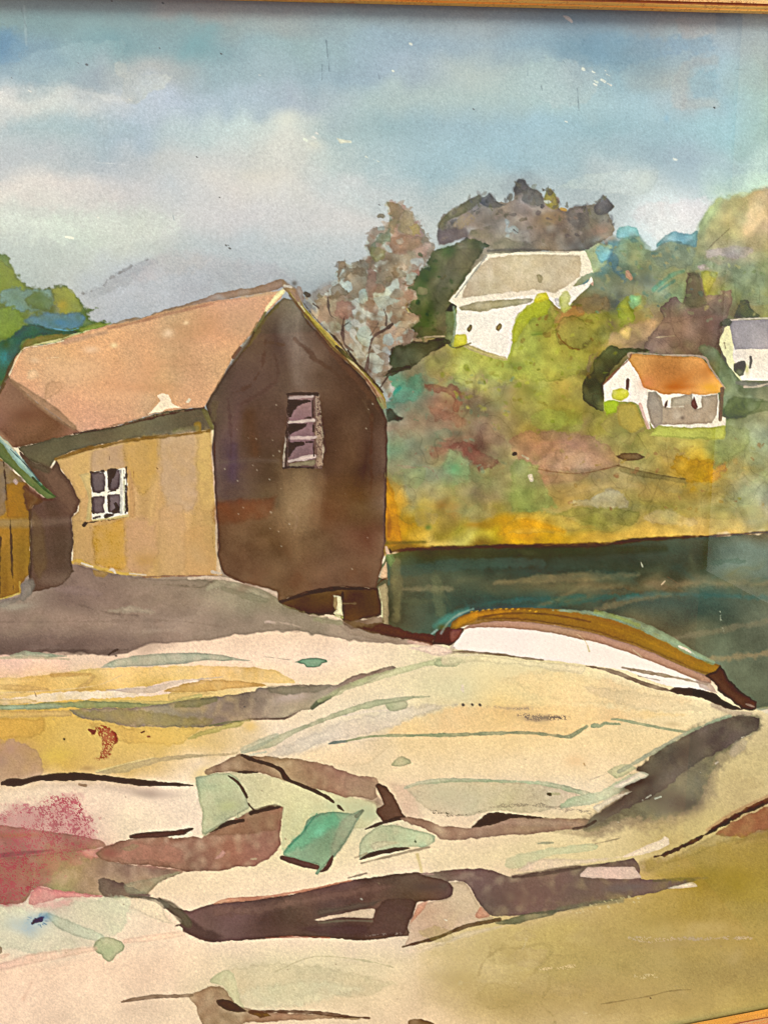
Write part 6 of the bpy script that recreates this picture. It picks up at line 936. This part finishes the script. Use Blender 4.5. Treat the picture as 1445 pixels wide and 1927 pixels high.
# picture glass: clear, mirror-smooth, slightly reflecting
glass, nt, N, Lk, bs = new_mat('picture_glass')
N.remove(bs); tr = N.new('ShaderNodeBsdfTransparent'); tr.inputs[0].default_value = (.97, .985, .975, 1); gl = N.new('ShaderNodeBsdfGlossy'); gl.inputs['Roughness'].default_value = .02
lw = N.new('ShaderNodeLayerWeight'); lw.inputs['Blend'].default_value = .5; pw = N.new('ShaderNodeMath'); pw.operation = 'POWER'; pw.inputs[1].default_value = 5; fr = N.new('ShaderNodeMath'); fr.operation = 'MULTIPLY_ADD'; fr.inputs[1].default_value = .9; fr.inputs[2].default_value = .08
Lk.new(lw.outputs['Facing'], pw.inputs[0]); Lk.new(pw.outputs[0], fr.inputs[0]); mi = N.new('ShaderNodeMixShader')
Lk.new(fr.outputs[0], mi.inputs[0]); Lk.new(tr.outputs[0], mi.inputs[1]); Lk.new(gl.outputs[0], mi.inputs[2]); Lk.new(mi.outputs[0], N['Material Output'].inputs[0])

def gilt(name, gold, bole, wear, rough):
    m, nt, N, Lk, bs = new_mat(name)
    tc = N.new('ShaderNodeTexCoord'); mp = N.new('ShaderNodeMapping'); mp.inputs['Scale'].default_value = (60, 400, 400)
    Lk.new(tc.outputs['Object'], mp.inputs[0])
    a = N.new('ShaderNodeTexNoise'); a.inputs['Scale'].default_value = 1; a.inputs['Detail'].default_value = 8; a.inputs['Roughness'].default_value = .7
    b = N.new('ShaderNodeTexNoise'); b.inputs['Scale'].default_value = 700; b.inputs['Detail'].default_value = 4
    Lk.new(mp.outputs[0], a.inputs['Vector']); Lk.new(tc.outputs['Object'], b.inputs['Vector'])
    r = N.new('ShaderNodeValToRGB'); r.color_ramp.elements[0].position = wear; r.color_ramp.elements[0].color = (0, 0, 0, 1); r.color_ramp.elements[1].position = wear+.16; r.color_ramp.elements[1].color = (1, 1, 1, 1)
    ad = N.new('ShaderNodeMath'); ad.operation = 'ADD'; ml = N.new('ShaderNodeMath'); ml.operation = 'MULTIPLY'; ml.inputs[1].default_value = .5
    Lk.new(a.outputs['Fac'], ad.inputs[0]); Lk.new(b.outputs['Fac'], ad.inputs[1]); Lk.new(ad.outputs[0], ml.inputs[0]); Lk.new(ml.outputs[0], r.inputs[0])
    mc = N.new('ShaderNodeMix'); mc.data_type = 'RGBA'; Lk.new(r.outputs[0], mc.inputs[0]); mc.inputs[6].default_value = (*bole, 1); mc.inputs[7].default_value = (*gold, 1)
    Lk.new(mc.outputs[2], bs.inputs['Base Color'])
    mm = N.new('ShaderNodeMath'); mm.operation = 'MULTIPLY_ADD'; mm.inputs[1].default_value = .75; mm.inputs[2].default_value = .1; Lk.new(r.outputs[0], mm.inputs[0]); Lk.new(mm.outputs[0], bs.inputs['Metallic'])
    bs.inputs['Roughness'].default_value = rough
    bp = N.new('ShaderNodeBump'); bp.inputs['Strength'].default_value = .5; bp.inputs['Distance'].default_value = .0003; Lk.new(b.outputs['Fac'], bp.inputs['Height']); Lk.new(bp.outputs[0], bs.inputs['Normal'])
    return m
GOLD = gilt('worn_gold_leaf', (1.0, .74, .34), (.32, .07, .015), .34, .24)
LIP = gilt('warm_gilt_lip', (1.0, .60, .15), (.46, .12, .02), .33, .28)
BOLE = gilt('rust_brown_bole', (.45, .14, .03), (.20, .045, .012), .5, .5)
BACK, nt, N, Lk, bs = new_mat('brown_backing_board'); bs.inputs['Roughness'].default_value = .9
nz = N.new('ShaderNodeTexNoise'); nz.inputs['Scale'].default_value = 80; cr = N.new('ShaderNodeValToRGB'); cr.color_ramp.elements[0].color = (.16, .09, .05, 1); cr.color_ramp.elements[1].color = (.24, .15, .09, 1); Lk.new(nz.outputs['Fac'], cr.inputs[0]); Lk.new(cr.outputs[0], bs.inputs['Base Color'])

# ------------------------------------------------------------------ the framed picture
root = bpy.data.objects.new('framed_painting', None); link(root)
root.matrix_world = TILT; root.empty_display_size = .1
root['label'] = 'watercolour of a brown barn and beached boat under glass in a worn gold frame'
root['category'] = 'framed picture'

XX, YY = np.meshgrid(XS, YS); UU, VV = plane_uv(XX, YY)
inside = (UU > U_LEFT-.006) & (UU < U_RIGHT+.006) & (VV > V_TOP-.006) & (VV < V_BOT+.006)
lin = np.where(C <= .04045, C/12.92, ((C+.055)/1.055)**2.4)
veil = 1/(1+np.exp(-(XX-1391+.065*(YY-60))/5))*1/(1+np.exp((YY-1080-.5*(XX-1347))/7))*VEIL            # light the glass adds on the right is not pigment
lin = (lin-np.array((.028, .023, .018))-veil[..., None]*np.array((1, .97, .95)))/np.array(GAIN)
lin = np.clip(lin, .004, .95)
cockle = .00025*np.sin(UU*19+.6)*np.cos(VV*11+1.1)
reg_f = REG[:-1, :-1]
face_ok = inside[:-1, :-1] & inside[1:, 1:] & inside[1:, :-1] & inside[:-1, 1:]
def grid_part(rid, name, parent, label=None):
    J, I = np.nonzero(face_ok & (reg_f == rid))
    if len(J) < 12: return None
    a = J*W+I; quads = np.stack([a, a+W, a+W+1, a+1], 1)
    ids, inv = np.unique(quads.ravel(), return_inverse=True)
    nv, nf = len(ids), len(quads)
    co = np.empty((nv, 3), np.float32)
    co[:, 0] = UU.ravel()[ids]; co[:, 1] = -cockle.ravel()[ids]; co[:, 2] = V_BOT-VV.ravel()[ids]
    me = bpy.data.meshes.new(name)
    me.vertices.add(nv); me.vertices.foreach_set('co', co.ravel())
    me.loops.add(nf*4); me.loops.foreach_set('vertex_index', inv.reshape(-1).astype(np.int32))
    me.polygons.add(nf); me.polygons.foreach_set('loop_start', np.arange(0, nf*4, 4, dtype=np.int32))
    try: me.polygons.foreach_set('loop_total', np.full(nf, 4, np.int32))
    except Exception: pass
    at = me.attributes.new('pigment', 'FLOAT_COLOR', 'POINT')
    c4 = np.ones((nv, 4), np.float32); c4[:, :3] = lin.reshape(-1, 3)[ids]
    at.data.foreach_set('color', c4.ravel())
    me.update(calc_edges=True); me.validate()
    me.materials.append(paper)
    o = link(bpy.data.objects.new(name, me), parent)
    if label: o['label'] = label
    return o
def components(rid):
    """connected pieces of a painted region, found over runs of grid cells"""
    rows = []; par = []
    def find(a):
        while par[a] != a: par[a] = par[par[a]]; a = par[a]
        return a
    prev = []
    M = reg_f == rid; pad = np.zeros((M.shape[0], M.shape[1]+2), np.int8); pad[:, 1:-1] = M; D = np.diff(pad, axis=1)
    for j in np.nonzero(M.any(1))[0]:
        st = np.nonzero(D[j] == 1)[0]; en = np.nonzero(D[j] == -1)[0]; cur = []
        for a, b in zip(st, en):
            k = len(par); par.append(k); cur.append((a, b, k))
            if prev and prev[0] == j-1:
                for (c, d, m) in prev[1]:
                    if c < b and a < d: par[find(k)] = find(m)
        rows += [(j, a, b, k) for a, b, k in cur]; prev = (j, cur)
    out = {}
    for j, a, b, k in rows: out.setdefault(find(k), []).append((j, a, b))
    return list(out.values())
REG[REG == 0] = NAMES.index('painted_rock_ledges')
nid = len(NAMES); pieces = []
for rid, nm in enumerate(NAMES):
    if nm in ('rock_ledge', 'painted_rock_ledges'): continue
    for comp in components(rid):
        size = sum(b-a for _, a, b in comp)
        if size < 220:                                        # specks stay with the sheet
            tgt = NAMES.index('painted_rock_ledges')
        else: tgt = nid; nid += 1; pieces.append((tgt, nm))
        for j, a, b in comp: REG[j, a:b] = tgt
reg_f = REG[:-1, :-1]
sheet = grid_part(NAMES.index('painted_rock_ledges'), 'painted_sheet', root)
for tgt, nm in pieces:
    grid_part(tgt, nm, sheet)

# glass pane resting in the rebate
GW_ = .0032
gv = [P3(U_LEFT-.005, GW_, V_TOP-.005), P3(U_RIGHT+.005, GW_, V_TOP-.005), P3(U_RIGHT+.005, GW_, V_BOT+.005), P3(U_LEFT-.005, GW_, V_BOT+.005)]
mesh_obj('glass_pane', gv, [(3, 2, 1, 0)], glass, root)
bv = [P3(u, w, v) for w in (-.002, -.006) for u, v in ((U_LEFT-.007, V_TOP-.007), (U_RIGHT+.007, V_TOP-.007), (U_RIGHT+.007, V_BOT+.007), (U_LEFT-.007, V_BOT+.007))]
mesh_obj('backing_board', bv, [(0, 1, 2, 3), (7, 6, 5, 4), (0, 4, 5, 1), (1, 5, 6, 2), (2, 6, 7, 3), (3, 7, 4, 0)], BACK, root)

# moulding profiles: (outward, towards viewer)
def moulding(name, prof, mat, u0, u1, v0, v1, side, parent):
    """one mitred rail of the moulding profile"""
    segs = 60; V, Fc = [], []
    rr = random.Random(hash(name+side) % 1000)
    for s in range(segs+1):
        t = s/segs
        for (o, w) in prof:
            j = rr.uniform(-1, 1)*.00006
            if side == 'top': p = P3((u0-o)+(u1-u0+2*o)*t, w+j, v0-o)
            if side == 'bottom': p = P3((u1+o)-(u1-u0+2*o)*t, w+j, v1+o)
            if side == 'right': p = P3(u1+o, w+j, (v0-o)+(v1-v0+2*o)*t)
            if side == 'left': p = P3(u0-o, w+j, (v1+o)-(v1-v0+2*o)*t)
            V.append(p)
    k = len(prof)
    for s in range(segs):
        for i in range(k-1): Fc.append((s*k+i, s*k+i+1, (s+1)*k+i+1, (s+1)*k+i))
    return mesh_obj(name, V, Fc, mat, parent, smooth=False)
lipA = [(.0, .0033), (.0003, .0044), (.0006, .0054), (.0010, .0056), (.0011, .0062), (.0015, .0073), (.0019, .0079)]
grv = [(.0019, .0079), (.0023, .0074), (.0026, .0074), (.0030, .0080)]
faceB = [(.0030, .0080), (.0036, .0086), (.0046, .0088), (.0062, .0084), (.0068, .0087), (.0100, .0084), (.0160, .0070), (.0200, .0050)]
outer = [(.0200, .0050), (.0212, .0030), (.0212, -.0120), (.0060, -.0120), (.0060, -.0065)]
for side in ('top', 'bottom', 'left', 'right'):
    rail = moulding('frame_rail', faceB+[], GOLD, U_LEFT, U_RIGHT, V_TOP, V_BOT, side, root)
    moulding('sight_edge', lipA, LIP, U_LEFT, U_RIGHT, V_TOP, V_BOT, side, rail)
    moulding('bole_groove', grv, BOLE, U_LEFT, U_RIGHT, V_TOP, V_BOT, side, rail)
    moulding('outer_edge', outer, BOLE, U_LEFT, U_RIGHT, V_TOP, V_BOT, side, rail)

# ------------------------------------------------------------------ ground the picture stands on
gm, nt, N, Lk, bs = new_mat('warm_paving')
tc = N.new('ShaderNodeTexCoord'); nz = N.new('ShaderNodeTexNoise'); nz.inputs['Scale'].default_value = 6; nz.inputs['Detail'].default_value = 8; Lk.new(tc.outputs['Object'], nz.inputs['Vector'])
cr = N.new('ShaderNodeValToRGB'); cr.color_ramp.elements[0].color = (.30, .10, .038, 1); cr.color_ramp.elements[1].color = (.48, .185, .07, 1); cr.color_ramp.elements[0].position = .3; cr.color_ramp.elements[1].position = .7
Lk.new(nz.outputs['Fac'], cr.inputs[0]); Lk.new(cr.outputs[0], bs.inputs['Base Color']); bs.inputs['Roughness'].default_value = .85
g = mesh_obj('ground', [(-60, -60, 0), (60, -60, 0), (60, 60, 0), (-60, 60, 0)], [(0, 1, 2, 3)], gm); g['kind'] = 'structure'

# ------------------------------------------------------------------ unseen white wall, added square to the picture on its right:
# placed so the glass mirrors it as the pale band along the right-hand side
ue, ve = plane_uv(1345, 600); X0 = U_RIGHT+.035; YF = -float((X0-ue)/(ue/DIST))
wm, nt, N, Lk, bs = new_mat('added_wall_white'); nz = N.new('ShaderNodeTexNoise'); nz.inputs['Scale'].default_value = 30; cr = N.new('ShaderNodeValToRGB')
cr.color_ramp.elements[0].color = (.80, .80, .78, 1); cr.color_ramp.elements[1].color = (.86, .86, .84, 1); Lk.new(nz.outputs['Fac'], cr.inputs[0]); Lk.new(cr.outputs[0], bs.inputs['Base Color']); bs.inputs['Roughness'].default_value = .7
# where the mirrored ray of the band's lower end meets the wall: an added brown base starts there to end the band
ub, vb = plane_uv(1345, 1082); A = TILT @ Vector(P3(float(ub), 0, float(vb))); E = cam.matrix_world.translation
nrm = (TILT.to_3x3() @ Vector((0, -1, 0))).normalized(); dr = (A-E); dr = dr-2*dr.dot(nrm)*nrm
ZP = (A+dr*((X0-A.x)/dr.x)).z
ut, vt = plane_uv(1345, 700); A2 = TILT @ Vector(P3(float(ut), 0, float(vt))); dr2 = (A2-E); dr2 = dr2-2*dr2.dot(nrm)*nrm; YF = (A2+dr2*((X0-A2.x)/dr2.x)).y
x0, x1, y0, y1, z1 = X0, X0+.12, YF, .6, 1.0
wv = [(x0, y0, ZP), (x1, y0, ZP), (x1, y1, ZP), (x0, y1, ZP), (x0, y0, z1), (x1, y0, z1), (x1, y1, z1), (x0, y1, z1)]
wall = mesh_obj('added_white_wall', wv, [(0, 1, 5, 4), (1, 2, 6, 5), (2, 3, 7, 6), (3, 0, 4, 7), (4, 5, 6, 7), (3, 2, 1, 0)], wm)
wall['label'] = 'white wall added out of view, seen only as a pale band in the glass'; wall['category'] = 'wall'
pv = [(x0-.004, y0-.004, 0), (x1+.004, y0-.004, 0), (x1+.004, y1, 0), (x0-.004, y1, 0), (x0-.004, y0-.004, ZP), (x1+.004, y0-.004, ZP), (x1+.004, y1, ZP), (x0-.004, y1, ZP)]
mesh_obj('added_plinth', pv, [(0, 1, 5, 4), (1, 2, 6, 5), (2, 3, 7, 6), (3, 0, 4, 7), (4, 5, 6, 7), (3, 2, 1, 0)], BACK, wall)
print('wall', X0, YF, ZP)
